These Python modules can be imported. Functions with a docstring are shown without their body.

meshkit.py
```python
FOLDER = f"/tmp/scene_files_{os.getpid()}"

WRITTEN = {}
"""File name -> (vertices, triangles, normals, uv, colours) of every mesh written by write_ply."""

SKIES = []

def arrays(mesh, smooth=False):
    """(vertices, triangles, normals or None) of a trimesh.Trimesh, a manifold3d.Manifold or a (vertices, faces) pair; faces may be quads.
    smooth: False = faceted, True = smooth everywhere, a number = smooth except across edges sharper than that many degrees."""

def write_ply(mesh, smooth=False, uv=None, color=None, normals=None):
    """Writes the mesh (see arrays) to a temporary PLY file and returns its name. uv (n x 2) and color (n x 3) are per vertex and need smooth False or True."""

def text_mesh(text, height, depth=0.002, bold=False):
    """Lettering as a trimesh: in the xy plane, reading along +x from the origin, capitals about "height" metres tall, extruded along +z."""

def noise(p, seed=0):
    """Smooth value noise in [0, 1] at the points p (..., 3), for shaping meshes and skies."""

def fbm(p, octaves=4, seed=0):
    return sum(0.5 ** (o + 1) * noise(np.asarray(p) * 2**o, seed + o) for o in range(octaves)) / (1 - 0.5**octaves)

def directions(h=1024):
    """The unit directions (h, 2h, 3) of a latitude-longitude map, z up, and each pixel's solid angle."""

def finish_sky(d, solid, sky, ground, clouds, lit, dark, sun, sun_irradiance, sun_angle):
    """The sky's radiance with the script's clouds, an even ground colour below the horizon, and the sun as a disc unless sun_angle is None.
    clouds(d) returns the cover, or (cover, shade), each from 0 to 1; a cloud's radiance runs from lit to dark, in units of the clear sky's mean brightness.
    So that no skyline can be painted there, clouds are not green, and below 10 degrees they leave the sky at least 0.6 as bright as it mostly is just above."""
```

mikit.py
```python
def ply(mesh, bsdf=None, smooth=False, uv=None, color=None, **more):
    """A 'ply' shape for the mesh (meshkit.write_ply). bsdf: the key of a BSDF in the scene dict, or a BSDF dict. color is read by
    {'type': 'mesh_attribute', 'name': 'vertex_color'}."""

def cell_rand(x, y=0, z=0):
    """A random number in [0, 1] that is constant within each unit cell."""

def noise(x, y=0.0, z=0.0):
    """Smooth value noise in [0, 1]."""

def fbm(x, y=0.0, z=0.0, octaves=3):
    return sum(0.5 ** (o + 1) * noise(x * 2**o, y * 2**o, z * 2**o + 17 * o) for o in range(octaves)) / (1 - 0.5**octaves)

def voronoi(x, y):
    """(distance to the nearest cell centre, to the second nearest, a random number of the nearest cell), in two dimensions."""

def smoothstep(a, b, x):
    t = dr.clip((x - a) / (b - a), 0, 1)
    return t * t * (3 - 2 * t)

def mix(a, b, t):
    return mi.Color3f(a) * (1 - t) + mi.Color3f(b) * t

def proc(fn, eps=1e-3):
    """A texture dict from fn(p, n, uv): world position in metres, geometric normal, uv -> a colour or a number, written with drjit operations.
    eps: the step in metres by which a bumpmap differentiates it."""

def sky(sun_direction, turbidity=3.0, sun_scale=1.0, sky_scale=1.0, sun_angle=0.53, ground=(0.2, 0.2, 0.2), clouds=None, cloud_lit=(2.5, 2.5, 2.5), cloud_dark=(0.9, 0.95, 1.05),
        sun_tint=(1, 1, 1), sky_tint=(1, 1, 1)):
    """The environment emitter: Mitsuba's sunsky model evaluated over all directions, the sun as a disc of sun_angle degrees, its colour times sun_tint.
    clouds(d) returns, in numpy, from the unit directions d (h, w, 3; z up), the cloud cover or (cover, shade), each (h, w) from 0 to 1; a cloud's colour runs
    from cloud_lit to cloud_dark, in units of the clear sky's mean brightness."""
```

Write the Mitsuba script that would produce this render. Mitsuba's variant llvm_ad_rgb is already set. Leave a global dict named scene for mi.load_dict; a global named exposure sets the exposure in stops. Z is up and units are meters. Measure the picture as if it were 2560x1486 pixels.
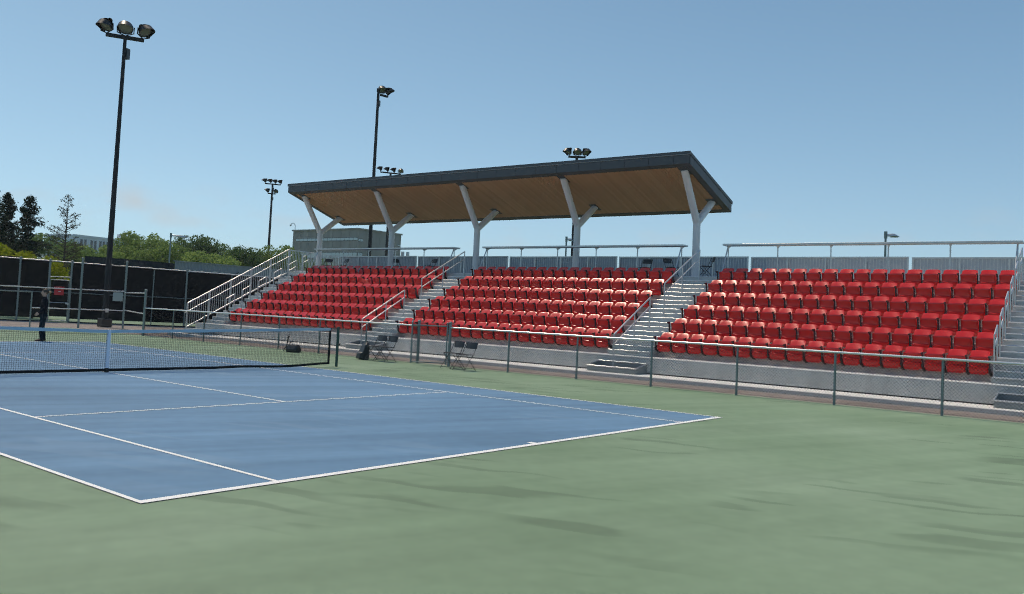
import math, random
import numpy as np
import trimesh
import drjit as dr
import mitsuba as mi
import mikit, meshkit
from mikit import noise, fbm, smoothstep, mix, cell_rand, proc, ply

rng = np.random.default_rng(7)
random.seed(7)
T4 = mi.ScalarTransform4f
scene, labels = {}, {}

# ------------------------------------------------------------------ camera, sky, exposure
CAM = np.array([-9.2036, -18.7053, 1.7075])
YAW, PITCH, ROLL = 0.8903, 0.0528, 0.0474
cy_, sy_, cp_, sp_ = math.cos(YAW), math.sin(YAW), math.cos(PITCH), math.sin(PITCH)
fwd = np.array([sy_ * cp_, cy_ * cp_, sp_])
rgt = np.array([cy_, -sy_, 0.0])
upv = np.cross(rgt, fwd)
upv = upv * math.cos(ROLL) - rgt * math.sin(ROLL)
scene['camera'] = {
    'type': 'perspective', 'fov': 2 * math.degrees(math.atan(1280 / 2151.15)), 'fov_axis': 'x',
    'principal_point_offset_y': 74.1 / 1486, 'near_clip': 0.1, 'far_clip': 6000.0,
    'to_world': T4().look_at(origin=CAM.tolist(), target=(CAM + fwd).tolist(), up=upv.tolist()),
}
SUN_EL, SUN_AZ = math.radians(59), math.radians(6)
SUN = [math.cos(SUN_EL) * math.sin(SUN_AZ), math.cos(SUN_EL) * math.cos(SUN_AZ), math.sin(SUN_EL)]


def cloud_cover(d):
    az = np.degrees(np.arctan2(d[..., 0], d[..., 1]))
    el = np.degrees(np.arcsin(np.clip(d[..., 2], -1, 1)))
    n = meshkit.fbm(np.stack([az * 0.45, el * 1.3, np.zeros_like(az) + 3.7], -1), 5, 3)
    band = np.exp(-((el - 5.0) / 2.2) ** 2)
    bank = np.exp(-((az - 28.3) / 2.2) ** 2 - ((el - 5.6) / 0.8) ** 2)
    return np.clip((n - 0.52) * 2.2, 0, 1) * band * 0.45 + np.clip((n - 0.30) * 2.4, 0, 1) * bank * 0.5


scene['sky'] = mikit.sky(SUN, turbidity=2.6, sky_scale=1.62, sun_scale=0.88, sky_tint=(0.99, 1.02, 0.90), clouds=cloud_cover, cloud_lit=(1.9, 1.85, 1.8), ground=(0.16, 0.17, 0.15))
exposure = 1.15


# ------------------------------------------------------------------ helpers
def M4(a):
    return T4(np.asarray(a, float).tolist())


def tr(x, y, z, rz=0.0, s=1.0):
    c, n = math.cos(rz), math.sin(rz)
    return np.array([[c * s, -n * s, 0, x], [n * s, c * s, 0, y], [0, 0, s, z], [0, 0, 0, 1.0]])


# the stand's own frame: s = away from the court, t = along the stand to the far end, z up
_A, _B = np.array([10.55, -14.41]), np.array([9.83, 9.8])
ET = (_B - _A) / np.linalg.norm(_B - _A)
ES = np.array([ET[1], -ET[0]])
ORG = _A + ET * np.dot(np.array([10.16, -0.8]) - _A, ET)
F = np.eye(4)
F[:2, 0], F[:2, 1], F[:2, 3] = ES, ET, ORG


def wor(s, t, z=0.0):
    p = ORG + ES * s + ET * t
    return np.array([p[0], p[1], z])


def polar(az, dist):
    a = math.radians(az)
    return CAM[0] + dist * math.sin(a), CAM[1] + dist * math.cos(a)


def zat(el, dist):
    return CAM[2] + dist * math.tan(math.radians(el))


_used = {}


def key(base):
    n = _used.get(base, 0)
    _used[base] = n + 1
    return base if n == 0 else f'{base}_{n:03d}'


def tag(k, label=None, cat=None, group=None, kind=None):
    d = {}
    if label: d['label'] = label
    if cat: d['category'] = cat
    if group: d['group'] = group
    if kind: d['kind'] = kind
    labels[k] = d
    return k


def thing(name, label, cat, group=None):
    return tag(key(name), label, cat, group)


def part(holder, name, d, m=None):
    k = key(f'{holder}__{name}')
    scene[k] = {**d, 'to_world': M4(m)} if m is not None else d
    return k


def cat_(ms):
    return trimesh.util.concatenate(ms)


def box(x0, x1, y0, y1, z0, z1):
    m = trimesh.creation.box((x1 - x0, y1 - y0, z1 - z0))
    m.apply_translation(((x0 + x1) / 2, (y0 + y1) / 2, (z0 + z1) / 2))
    return m


def cbox(x0, x1, y0, y1, z0, z1, c=0.008):
    """box with chamfered edges"""
    v = []
    for sx, x in ((1, x0), (-1, x1)):
        for sy, y in ((1, y0), (-1, y1)):
            for sz, z in ((1, z0), (-1, z1)):
                v += [(x, y + sy * c, z + sz * c), (x + sx * c, y, z + sz * c), (x + sx * c, y + sy * c, z)]
    return trimesh.convex.convex_hull(np.array(v))


def tube(p0, p1, r, n=8, r1=None, caps=True):
    p0, p1 = np.asarray(p0, float), np.asarray(p1, float)
    r1 = r if r1 is None else r1
    d = p1 - p0
    L = np.linalg.norm(d)
    d = d / L
    a = np.array([0, 0, 1.0]) if abs(d[2]) < 0.9 else np.array([1.0, 0, 0])
    u = np.cross(d, a); u /= np.linalg.norm(u)
    w = np.cross(d, u)
    ang = np.arange(n) / n * 2 * np.pi
    ring = np.cos(ang)[:, None] * u + np.sin(ang)[:, None] * w
    v = np.vstack([p0 + ring * r, p1 + ring * r1])
    f = []
    for i in range(n):
        j = (i + 1) % n
        f += [(i, i + n, j), (j, i + n, j + n)]
    if caps:
        v = np.vstack([v, p0, p1])
        for i in range(n):
            j = (i + 1) % n
            f += [(2 * n, i, j), (2 * n + 1, j + n, i + n)]
    m = trimesh.Trimesh(v, np.array(f), process=False)
    if m.volume < 0: m.invert()
    return m


def path(pts, r, n=6):
    ms = [tube(a, b, r, n) for a, b in zip(pts[:-1], pts[1:])]
    for p in pts[1:-1]:
        s = trimesh.creation.icosphere(subdivisions=1, radius=r * 1.02)
        s.apply_translation(p)
        ms.append(s)
    return cat_(ms)


def prism(poly, y0, y1):
    """polygon in (x, z), extruded along y"""
    from shapely.geometry import Polygon
    m = trimesh.creation.extrude_polygon(Polygon(poly), y1 - y0, engine='earcut')
    v = m.vertices.copy()
    m.vertices = np.c_[v[:, 0], y1 - v[:, 2], v[:, 1]]
    m.fix_normals()
    return m


def shell(P, th):
    """a grid of points (n, m, 3) with thickness th away from its normal side"""
    P = np.asarray(P, float)
    n, m = P.shape[:2]
    du, dv = np.gradient(P, axis=0), np.gradient(P, axis=1)
    N = np.cross(du, dv)
    N /= np.linalg.norm(N, axis=2, keepdims=True) + 1e-12
    V = np.vstack([P.reshape(-1, 3), (P - N * th).reshape(-1, 3)])
    f, o = [], n * m
    idx = lambda i, j: i * m + j
    for i in range(n - 1):
        for j in range(m - 1):
            a, b, c, d = idx(i, j), idx(i + 1, j), idx(i + 1, j + 1), idx(i, j + 1)
            f += [(a, b, c), (a, c, d), (a + o, c + o, b + o), (a + o, d + o, c + o)]
    rim = [idx(i, 0) for i in range(n)] + [idx(n - 1, j) for j in range(1, m)] + [idx(i, m - 1) for i in range(n - 2, -1, -1)] + [idx(0, j) for j in range(m - 2, 0, -1)]
    for a, b in zip(rim, rim[1:] + rim[:1]):
        f += [(a, a + o, b), (b, a + o, b + o)]
    mesh = trimesh.Trimesh(V, np.array(f), process=False)
    mesh.fix_normals()
    return mesh


def revolve(prof, n=16):
    return trimesh.creation.revolve(np.array(prof, float), sections=n)


# ------------------------------------------------------------------ materials
def pr(base, rough=0.5, metal=0.0, spec=0.5, two=False, **k):
    b = {'type': 'principled', 'base_color': base if isinstance(base, dict) else {'type': 'rgb', 'value': list(base)}, 'roughness': rough, 'metallic': metal}
    if metal == 0.0: b['specular'] = spec
    b.update(k)
    return {'type': 'twosided', 'b': b} if two else b


def mat(name, d):
    scene['mat_' + name] = d
    return 'mat_' + name


def f_court(p):
    a = fbm(p.x * 0.35, p.y * 0.35, 1.0, 4)
    b = fbm(p.x * 1.1 + 3 * p.y, p.y * 0.5, 5.0, 3)
    c = fbm(p.x * 7, p.y * 7, 9.0, 2)
    sx, sy = p.x + 0.35 * fbm(p.x * 1.3, p.y * 1.3, 2.0, 2), p.y + 0.35 * fbm(p.x * 1.3, p.y * 1.3, 8.0, 2)
    scuff = smoothstep(0.62, 0.80, noise(sx * 6.0 + sy * 2.2, sy * 0.9 - sx * 0.4, 4.0)) * smoothstep(0.50, 0.70, noise(p.x * 0.7, p.y * 0.7, 6.0))
    return a, b, c, scuff


def green_fn(p, n, uv):
    a, b, c, s = f_court(p)
    k = 1 + 0.34 * (a - 0.5) + 0.20 * (b - 0.5) + 0.10 * (c - 0.5)
    col = mix((0.172, 0.262, 0.160), (0.200, 0.272, 0.190), a) * k
    return col * (1 - 0.22 * s)


def blue_fn(p, n, uv):
    a, b, c, s = f_court(p)
    k = 1 + 0.30 * (a - 0.5) + 0.22 * (b - 0.5) + 0.10 * (c - 0.5)
    col = mix((0.104, 0.206, 0.330), (0.128, 0.238, 0.362), b) * k
    return mix(col, (0.30, 0.38, 0.46), 0.10 * s)


def gravel_fn(p, n, uv):
    a, b = fbm(p.x * 1.2, p.y * 1.2, 0, 3), noise(p.x * 38, p.y * 38, 1)
    c = noise(p.x * 17, p.y * 17, 3)
    return mix((0.16, 0.13, 0.115), (0.30, 0.265, 0.24), 0.5 * b + 0.5 * c) * (0.75 + 0.5 * a)


def grass_fn(p, n, uv):
    a, b = fbm(p.x * 0.08, p.y * 0.08, 0, 3), noise(p.x * 2.3, p.y * 2.3, 1)
    return mix((0.040, 0.075, 0.018), (0.085, 0.125, 0.035), 0.6 * a + 0.4 * b)


def concrete_fn(p, n, uv):
    a, b = fbm(p.x * 1.3, p.y * 1.3, p.z * 1.3, 4), noise(p.x * 30, p.y * 30, p.z * 30)
    st = fbm((p.x + p.y) * 5, p.z * 0.5, 2.0, 3)
    return mix((0.50, 0.505, 0.49), (0.64, 0.64, 0.615), a) * (0.92 + 0.14 * b) * (0.88 + 0.24 * st)


def step_fn(p, n, uv):
    a, b = fbm(p.x * 2.3, p.y * 2.3, p.z * 6.3, 4), noise(p.x * 30, p.y * 30, p.z * 30)
    st = smoothstep(0.50, 0.72, fbm(p.x * 3 + p.z, p.y * 3, p.z * 9.0, 3))
    return mix((0.37, 0.405, 0.41), (0.48, 0.505, 0.505), a) * (0.92 + 0.14 * b) * (1 - 0.25 * st)


TL_ = 18.94


def soffit_fn(p, n, uv):
    t = (p.x - ORG[0]) * float(ET[0]) + (p.y - ORG[1]) * float(ET[1])
    s = (p.x - ORG[0]) * float(ES[0]) + (p.y - ORG[1]) * float(ES[1])
    c = cell_rand((t - float(TL_) + 0.25) / 0.12, 1, 0)
    g = fbm(t * 14, s * 1.1, c * 31, 2)
    return mix((0.37, 0.215, 0.112), (0.48, 0.305, 0.172), 0.6 * c + 0.4 * g)


def galv_fn(p, n, uv):
    a = noise(p.x * 9, p.y * 9, p.z * 9)
    return mix((0.50, 0.52, 0.53), (0.62, 0.64, 0.65), a)


def bldg_fn(p, n, uv):
    a = fbm(p.x * 0.12, p.y * 0.12, p.z * 0.08, 3)
    st = fbm((p.x + p.y) * 0.9, p.z * 0.05, 1.0, 3)
    return mix((0.27, 0.262, 0.245), (0.34, 0.33, 0.31), a) * (0.82 + 0.36 * st)


m_green = mat('green', pr(proc(green_fn), 0.75, spec=0.25))
m_blue = mat('blue', pr(proc(blue_fn), 0.72, spec=0.25))
m_line = mat('line', pr((0.80, 0.80, 0.78), 0.7, spec=0.3))
m_gravel = mat('gravel', pr(proc(gravel_fn), 0.95, spec=0.2))
m_grass = mat('grass', pr(proc(grass_fn), 0.95, spec=0.1))
m_conc = mat('concrete', pr(proc(concrete_fn), 0.85, spec=0.3))
m_step = mat('step', pr(proc(step_fn), 0.6, spec=0.4))
m_curb = mat('curb', pr((0.68, 0.66, 0.62), 0.85, spec=0.3))
m_galv = mat('galv', pr(proc(galv_fn), 0.38, 0.75))
m_boxmetal = mat('boxmetal', pr((0.27, 0.30, 0.31), 0.5, 0.3))
m_rail = mat('rail', pr((0.74, 0.745, 0.75), 0.36, 0.8))
m_fence = mat('fence', pr((0.19, 0.24, 0.245), 0.42, 0.55))
m_wire = mat('wire', pr((0.22, 0.26, 0.265), 0.5, 0.4))
m_red = mat('red', pr((0.64, 0.019, 0.021), 0.22, spec=0.6))
m_black = mat('black', pr((0.022, 0.024, 0.028), 0.45, spec=0.5))
m_blackmetal = mat('blackmetal', pr((0.020, 0.021, 0.024), 0.40, spec=0.6))
m_pole = mat('pole', pr((0.010, 0.012, 0.017), 0.5, spec=0.35))
m_column = mat('column', pr((0.66, 0.66, 0.67), 0.38, spec=0.5))
m_fascia = mat('fascia', pr((0.062, 0.068, 0.078), 0.42, spec=0.5))
m_trim = mat('trim', pr((0.30, 0.30, 0.30), 0.45, 0.5))
m_joint = mat('joint', pr((0.012, 0.013, 0.015), 0.8, spec=0.2))
m_soffit = mat('soffit', pr(proc(soffit_fn), 0.55, spec=0.4))
m_netblack = mat('netblack', pr((0.012, 0.014, 0.016), 0.8, spec=0.2))
m_tape = mat('tape', pr((0.38, 0.52, 0.62), 0.8, spec=0.15))
m_strap = mat('strap', pr((0.70, 0.74, 0.86), 0.75, spec=0.2))
m_netpost = mat('netpost', pr((0.008, 0.050, 0.042), 0.4, spec=0.5))
m_screen = mat('screen', {'type': 'mask', 'opacity': 0.91, 'b': pr((0.011, 0.012, 0.014), 0.85, spec=0.2, two=True)})
m_banner = mat('banner', pr((0.42, 0.47, 0.52), 0.8, spec=0.2))
m_print = mat('print', pr((0.50, 0.55, 0.61), 0.8, spec=0.2))
m_lampmetal = mat('lampmetal', pr((0.30, 0.28, 0.25), 0.30, 0.85))
m_glass = mat('glass', pr((0.20, 0.21, 0.20), 0.08, spec=0.8))
m_bldg = mat('bldg', pr(proc(bldg_fn), 0.9, spec=0.2))
m_window = mat('window', pr((0.42, 0.50, 0.52), 0.15, spec=0.9))  # panes lightened: the sky's reflection is put into the base colour
m_mullion = mat('mullion', pr((0.10, 0.11, 0.115), 0.5))
m_white = mat('whitewall', pr((0.66, 0.70, 0.76), 0.8, spec=0.2))
m_darkwin = mat('darkwin', pr((0.06, 0.08, 0.11), 0.2, spec=0.6))
m_hoard = mat('hoard', pr((0.235, 0.255, 0.285), 0.6, spec=0.3))
m_hpost = mat('hpost', pr((0.42, 0.43, 0.41), 0.7, spec=0.3))
m_darkwall = mat('darkwall', pr((0.022, 0.028, 0.036), 0.8, spec=0.2))
m_navy = mat('navy', pr((0.010, 0.012, 0.017), 0.9, spec=0.1))
m_trouser = mat('trouser', pr((0.011, 0.020, 0.028), 0.9, spec=0.1))
m_skin = mat('skin', pr((0.50, 0.31, 0.23), 0.55, spec=0.4))
m_hair = mat('hair', pr((0.050, 0.030, 0.018), 0.55, spec=0.5))
m_shoe = mat('shoe', pr((0.055, 0.028, 0.022), 0.5))
m_signred = mat('signred', pr((0.45, 0.03, 0.035), 0.6))
m_signgrey = mat('signgrey', pr((0.30, 0.38, 0.39), 0.6))
m_bark = mat('bark', pr((0.075, 0.058, 0.045), 0.95, spec=0.1))


def leaf_mat(name, c):
    return mat(name, {'type': 'principledthin', 'base_color': {'type': 'rgb', 'value': list(c)}, 'roughness': 0.6, 'diff_trans': 1.0, 'spec_trans': 0.0})


m_leaf = [leaf_mat('leaf0', (0.20, 0.285, 0.085)), leaf_mat('leaf1', (0.155, 0.235, 0.078)), leaf_mat('leaf2', (0.24, 0.33, 0.095)), leaf_mat('leaf3', (0.10, 0.165, 0.064))]
m_yellow = leaf_mat('yellowleaf', (0.24, 0.27, 0.02))
m_spruce = leaf_mat('spruce', (0.022, 0.040, 0.028))
m_dry = leaf_mat('dryneedle', (0.060, 0.060, 0.040))


# ------------------------------------------------------------------ ground and court
def sheet(pts, z):
    v = np.array([(x, y, z) for x, y in pts])
    m = trimesh.Trimesh(v, [(0, i, i + 1) for i in range(1, len(pts) - 1)], process=False)
    if m.face_normals[0][2] < 0: m.invert()
    return m


def xy(s, t):
    return tuple(wor(s, t)[:2])


tag('ground', 'grass and earth ground around the courts', kind='structure')
scene['ground'] = ply(sheet([(-440, -440), (440, -440), (440, 440), (-440, 440)], -0.030), m_grass)
tag('gravel_strip', 'brown gravel between the court and the grandstand', kind='structure')
scene['gravel_strip'] = ply(sheet([xy(-2, -40), xy(14, -40), (26.5, 26), (18.3, 27.1), (10.8, 32.5), (2, 38.5), (-30, 38), (-30, 0)], -0.018), m_gravel)
tag('neighbour_court', 'green hard court beyond the far windscreen fence', kind='structure')
scene['neighbour_court'] = ply(sheet([(26.4, 22.0), (60, 60), (20, 90), (-30, 90), (-30, 60.6), (2.0, 39.0)], -0.012), m_green)
tag('court', 'green hard court surround', kind='structure')
scene['court'] = ply(sheet([xy(0.22, -40), xy(0.22, 17.4), xy(0.22, 24.5), (-30, 24.2), (-30, -45)], -0.008), m_green)
part('court', 'playing_area', ply(sheet([(-5.485, -11.885), (5.485, -11.885), (5.485, 11.885), (-5.485, 11.885)], -0.004), m_blue))


def line(name, x0, x1, y0, y1):
    part('court', name, ply(sheet([(x0, y0), (x1, y0), (x1, y1), (x0, y1)], 0.0), m_line))


for sgn in (-1, 1):
    y0, y1 = sorted((sgn * 11.885, sgn * 11.785))
    line('baseline', -5.485, 5.485, y0, y1)
    line('doubles_sideline', *sorted((sgn * 5.485, sgn * 5.435)), -11.785, 11.785)
    line('singles_sideline', *sorted((sgn * 4.115, sgn * 4.065)), -11.785, 11.785)
    line('service_line', -4.065, 4.065, *sorted((sgn * 6.40, sgn * 6.35)))
    y0, y1 = sorted((sgn * 11.785, sgn * 11.685))
    line('tick_mark', -0.05, 0.05, y0, y1)
line('half_court_line', -0.025, 0.025, -6.35, 6.35)
tag('curb', 'low pale concrete curb slab along the foot of the grandstand', kind='structure')
scene['curb'] = ply(cbox(1.86, 3.6, -40, 18.6, -0.3, 0.09, 0.012), m_curb, to_world=M4(F))

# ------------------------------------------------------------------ grandstand
RUN, RISE, R0, Z0 = 0.854, 0.454, 4.05, 0.575      # row depth, row rise, first riser, first floor
T_END, T_START = 18.25, -16.6
ZP = Z0 + 6 * RISE                                  # platform
gs = thing('grandstand', 'grey concrete grandstand with six stepped rows under the canopy', 'grandstand')
part(gs, 'tier', ply(cbox(3.0, R0 + 0.06, T_START, T_END, 0.118, Z0, 0.012), m_conc), F)
part(gs, 'footing', ply(box(3.07, R0, T_START + 0.05, T_END - 0.05, 0.0, 0.117), m_joint), F)
for k in range(1, 6):
    s = R0 + RUN * (k - 1)
    part(gs, 'tier', ply(cbox(s, s + RUN + 0.06, T_START, T_END, 0.2, Z0 + k * RISE, 0.010), m_conc), F)
part(gs, 'platform', ply(cbox(R0 + 5 * RUN, 11.35, T_START, T_END + 0.25, 0.2, ZP, 0.010), m_conc), F)

AISLES = [(16.72, 18.12), (6.02, 7.42), (-4.92, -3.44), (-15.6, -14.02)]
STEP_R, STEP_D = RISE / 3, RUN / 3
for a0, a1 in AISLES:
    fl = key(gs + '__stair_flight')
    smesh = {}
    for k in range(6):
        riser, zf = R0 + RUN * k, Z0 + RISE * k
        for j in (1, 2):
            s0 = riser - (3 - j) * STEP_D
            scene[key(fl + '__step')] = {**ply(cbox(s0, riser + 0.02, a0, a1, zf - 0.03, zf + j * STEP_R, 0.006), m_step), 'to_world': M4(F)}
        for j in (0, 1, 2):
            s0 = riser - (3 - (j + 1)) * STEP_D if j < 2 else riser
            z = zf + (j + 1) * STEP_R
            nz = tube((s0 + 0.004, a0 + 0.02, z - 0.010), (s0 + 0.004, a1 - 0.02, z - 0.010), 0.019, 8)
            scene[key(fl + '__nosing')] = {**ply(nz, m_rail, 60), 'to_world': M4(F)}

# ledge cap nosing along the front wall (pale worn edge of the first tier)
# ------------------------------------------------------------------ the open metal step boxes at the foot of the aisles
def step_box(t0, t1, label):
    k = thing('step_box', label, 'metal step', 'open metal step boxes on the curb')
    L = t1 - t0
    fz, bz = 0.255, 0.385
    part(k, 'front_panel', ply(box(2.30, 2.312, t0, t1, 0.094, fz), m_boxmetal), F)
    part(k, 'back_panel', ply(box(2.978, 2.99, t0, t1, 0.094, bz), m_boxmetal), F)
    for t in (t0, t1 - 0.012):
        part(k, 'side_panel', ply(prism([(2.312, 0.094), (2.978, 0.094), (2.978, bz - 0.002), (2.312, fz - 0.002)], t, t + 0.012), m_boxmetal), F)
    rim = path([(2.306, t0, fz), (2.984, t0, bz), (2.984, t1, bz), (2.306, t1, fz), (2.306, t0, fz)], 0.021, 8)
    part(k, 'rim', ply(rim, m_rail, 50), F)
    part(k, 'base_tray', ply(box(2.32, 2.97, t0 + 0.02, t1 - 0.02, 0.096, 0.11), m_gravel), F)


step_box(5.75, 7.25, 'open galvanized step box on the curb behind the two chairs left of the gate')
step_box(-5.1, -3.45, 'open galvanized step box on the curb below the stairs between the middle and right seats')
step_box(-16.0, -14.25, 'open galvanized step box on the curb at the right edge of the picture')
k = thing('concrete_step', 'plain concrete bottom step at the foot of the far left stairs', 'step')
scene[k] = ply(cbox(2.35, 2.996, 16.75, 18.1, 0.093, 0.33, 0.01), m_step, to_world=M4(F))

# ------------------------------------------------------------------ seats
def seat_meshes():
    u = np.linspace(-1, 1, 9)
    # backrest, grid rows from bottom to top; local frame: s back, t along the row, z above the row floor
    prof = [(-0.190, 0.215), (-0.180, 0.30), (-0.168, 0.42), (-0.150, 0.53), (-0.100, 0.612), (-0.018, 0.706), (0.012, 0.748), (0.032, 0.760)]
    P = []
    for i, (s, z) in enumerate(prof):
        w = 0.208 if i < 5 else (0.206, 0.202, 0.196)[i - 5]
        P.append([(s + 0.022 * (1 - x * x) , w * x, z - 0.020 * abs(x) ** 5 * (i >= 5)) for x in u])
    back = shell(np.array(P), 0.012)
    # folded pan: underside towards the court
    prof = [(-0.205, 0.176, 0.150), (-0.268, 0.186, 0.172), (-0.312, 0.215, 0.184), (-0.334, 0.27, 0.192), (-0.342, 0.325, 0.197), (-0.344, 0.354, 0.199), (-0.325, 0.3715, 0.200),
            (-0.310, 0.374, 0.200), (-0.302, 0.382, 0.200), (-0.300, 0.43, 0.201), (-0.310, 0.50, 0.202), (-0.326, 0.56, 0.203), (-0.332, 0.595, 0.203), (-0.320, 0.618, 0.203), (-0.275, 0.614, 0.200)]
    P = []
    for i, (s, z, w) in enumerate(prof):
        row = []
        for x in u:
            bump = 0.012 * math.exp(-((x / 0.42) ** 2) - ((z - 0.455) / 0.03) ** 2)
            edge = 0.018 * abs(x) ** 4
            row.append((s - bump + edge - 0.006 * (1 - x * x), w * x, z - (0.012 * (x * x) if i > 10 else 0)))
        P.append(row)
    pan = shell(np.array(P), 0.014)
    std = prism([(-0.490, 0.622), (-0.330, 0.640), (-0.300, 0.50), (-0.265, 0.30), (-0.05, 0.215), (0.03, 0.215), (0.03, 0.14), (-0.06, 0.14), (-0.285, 0.21), (-0.335, 0.34), (-0.365, 0.555), (-0.475, 0.600)], -0.016, 0.016)
    hinge = cat_([tube((-0.285, -0.03, 0.30), (-0.285, 0.03, 0.30), 0.035, 10), tube((-0.335, -0.024, 0.555), (-0.335, 0.024, 0.555), 0.015, 8)])
    return back, pan, cat_([std, hinge])


_b, _p, _s = seat_meshes()
d_back, d_pan, d_std = ply(_b, m_red, 38), ply(_p, m_red, 38), ply(_s, m_blackmetal, 40)
ORD = ['zero', 'first', 'second', 'third', 'fourth', 'fifth', 'sixth', 'seventh', 'eighth', 'ninth', 'tenth', 'eleventh', 'twelfth', 'thirteenth', 'fourteenth', 'fifteenth', 'sixteenth', 'seventeenth', 'eighteenth']
ROW = ['front row', 'second row', 'third row', 'fourth row', 'fifth row', 'top row']
# local origin of a seat: s = riser - 0.05, z = row floor
for blk, t_left, pitch in (('left', 16.62, 0.5085), ('middle', 5.88, 0.5155), ('right', -5.045, 0.4975)):
    for r in range(6):
        s0, zf = R0 - 0.05 + RUN * r, Z0 + RISE * r
        for i in range(18):
            tc = t_left - 0.208 - i * pitch - 0.008 * r * (blk == 'right')
            m = F @ tr(s0, tc, zf)
            jit = tr(0, 0, 0, rng.normal(0, 0.006))
            down = {('left', 5, 7): 68, ('left', 4, 10): 42}.get((blk, r, i), 0)
            where = f'{ORD[i + 1]} from the left in the {ROW[r]} of the {blk} block'
            lab = f'red seat with folded-down pan, {ORD[i + 1]} from left in {ROW[r]} of the {blk} block' if down else f'red folding stadium seat, {where}'
            k = thing('stadium_seat', lab, 'stadium seat', f'red folding seats of the {blk} block')
            part(k, 'backrest', d_back, m @ jit)
            if down:
                a = math.radians(down)
                c, n = math.cos(a), math.sin(a)
                rot = np.array([[c, 0, -n, 0], [0, 1, 0, 0], [n, 0, c, 0], [0, 0, 0, 1.0]])
                pm = m @ tr(-0.25, 0, 0.23) @ rot @ tr(0.25, 0, -0.23)
                part(k, 'seat_pan', d_pan, pm)
            else:
                a = rng.normal(0, 0.012)
                rot = np.array([[1, 0, -a, 0], [0, 1, 0, 0], [a, 0, 1, 0], [0, 0, 0, 1.0]])
                part(k, 'seat_pan', d_pan, m @ tr(-0.25, 0, 0.23) @ rot @ tr(0.25, 0, -0.23))
            part(k, 'standard', d_std, m @ tr(0, -pitch / 2, 0))
            if i == 0:
                part(k, 'standard', d_std, m @ tr(0, pitch / 2, 0))

# ------------------------------------------------------------------ stair handrails
def nos(s):                                          # height of the stairs' nosing line
    return Z0 + RISE + (s - R0) * RISE / RUN


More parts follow.
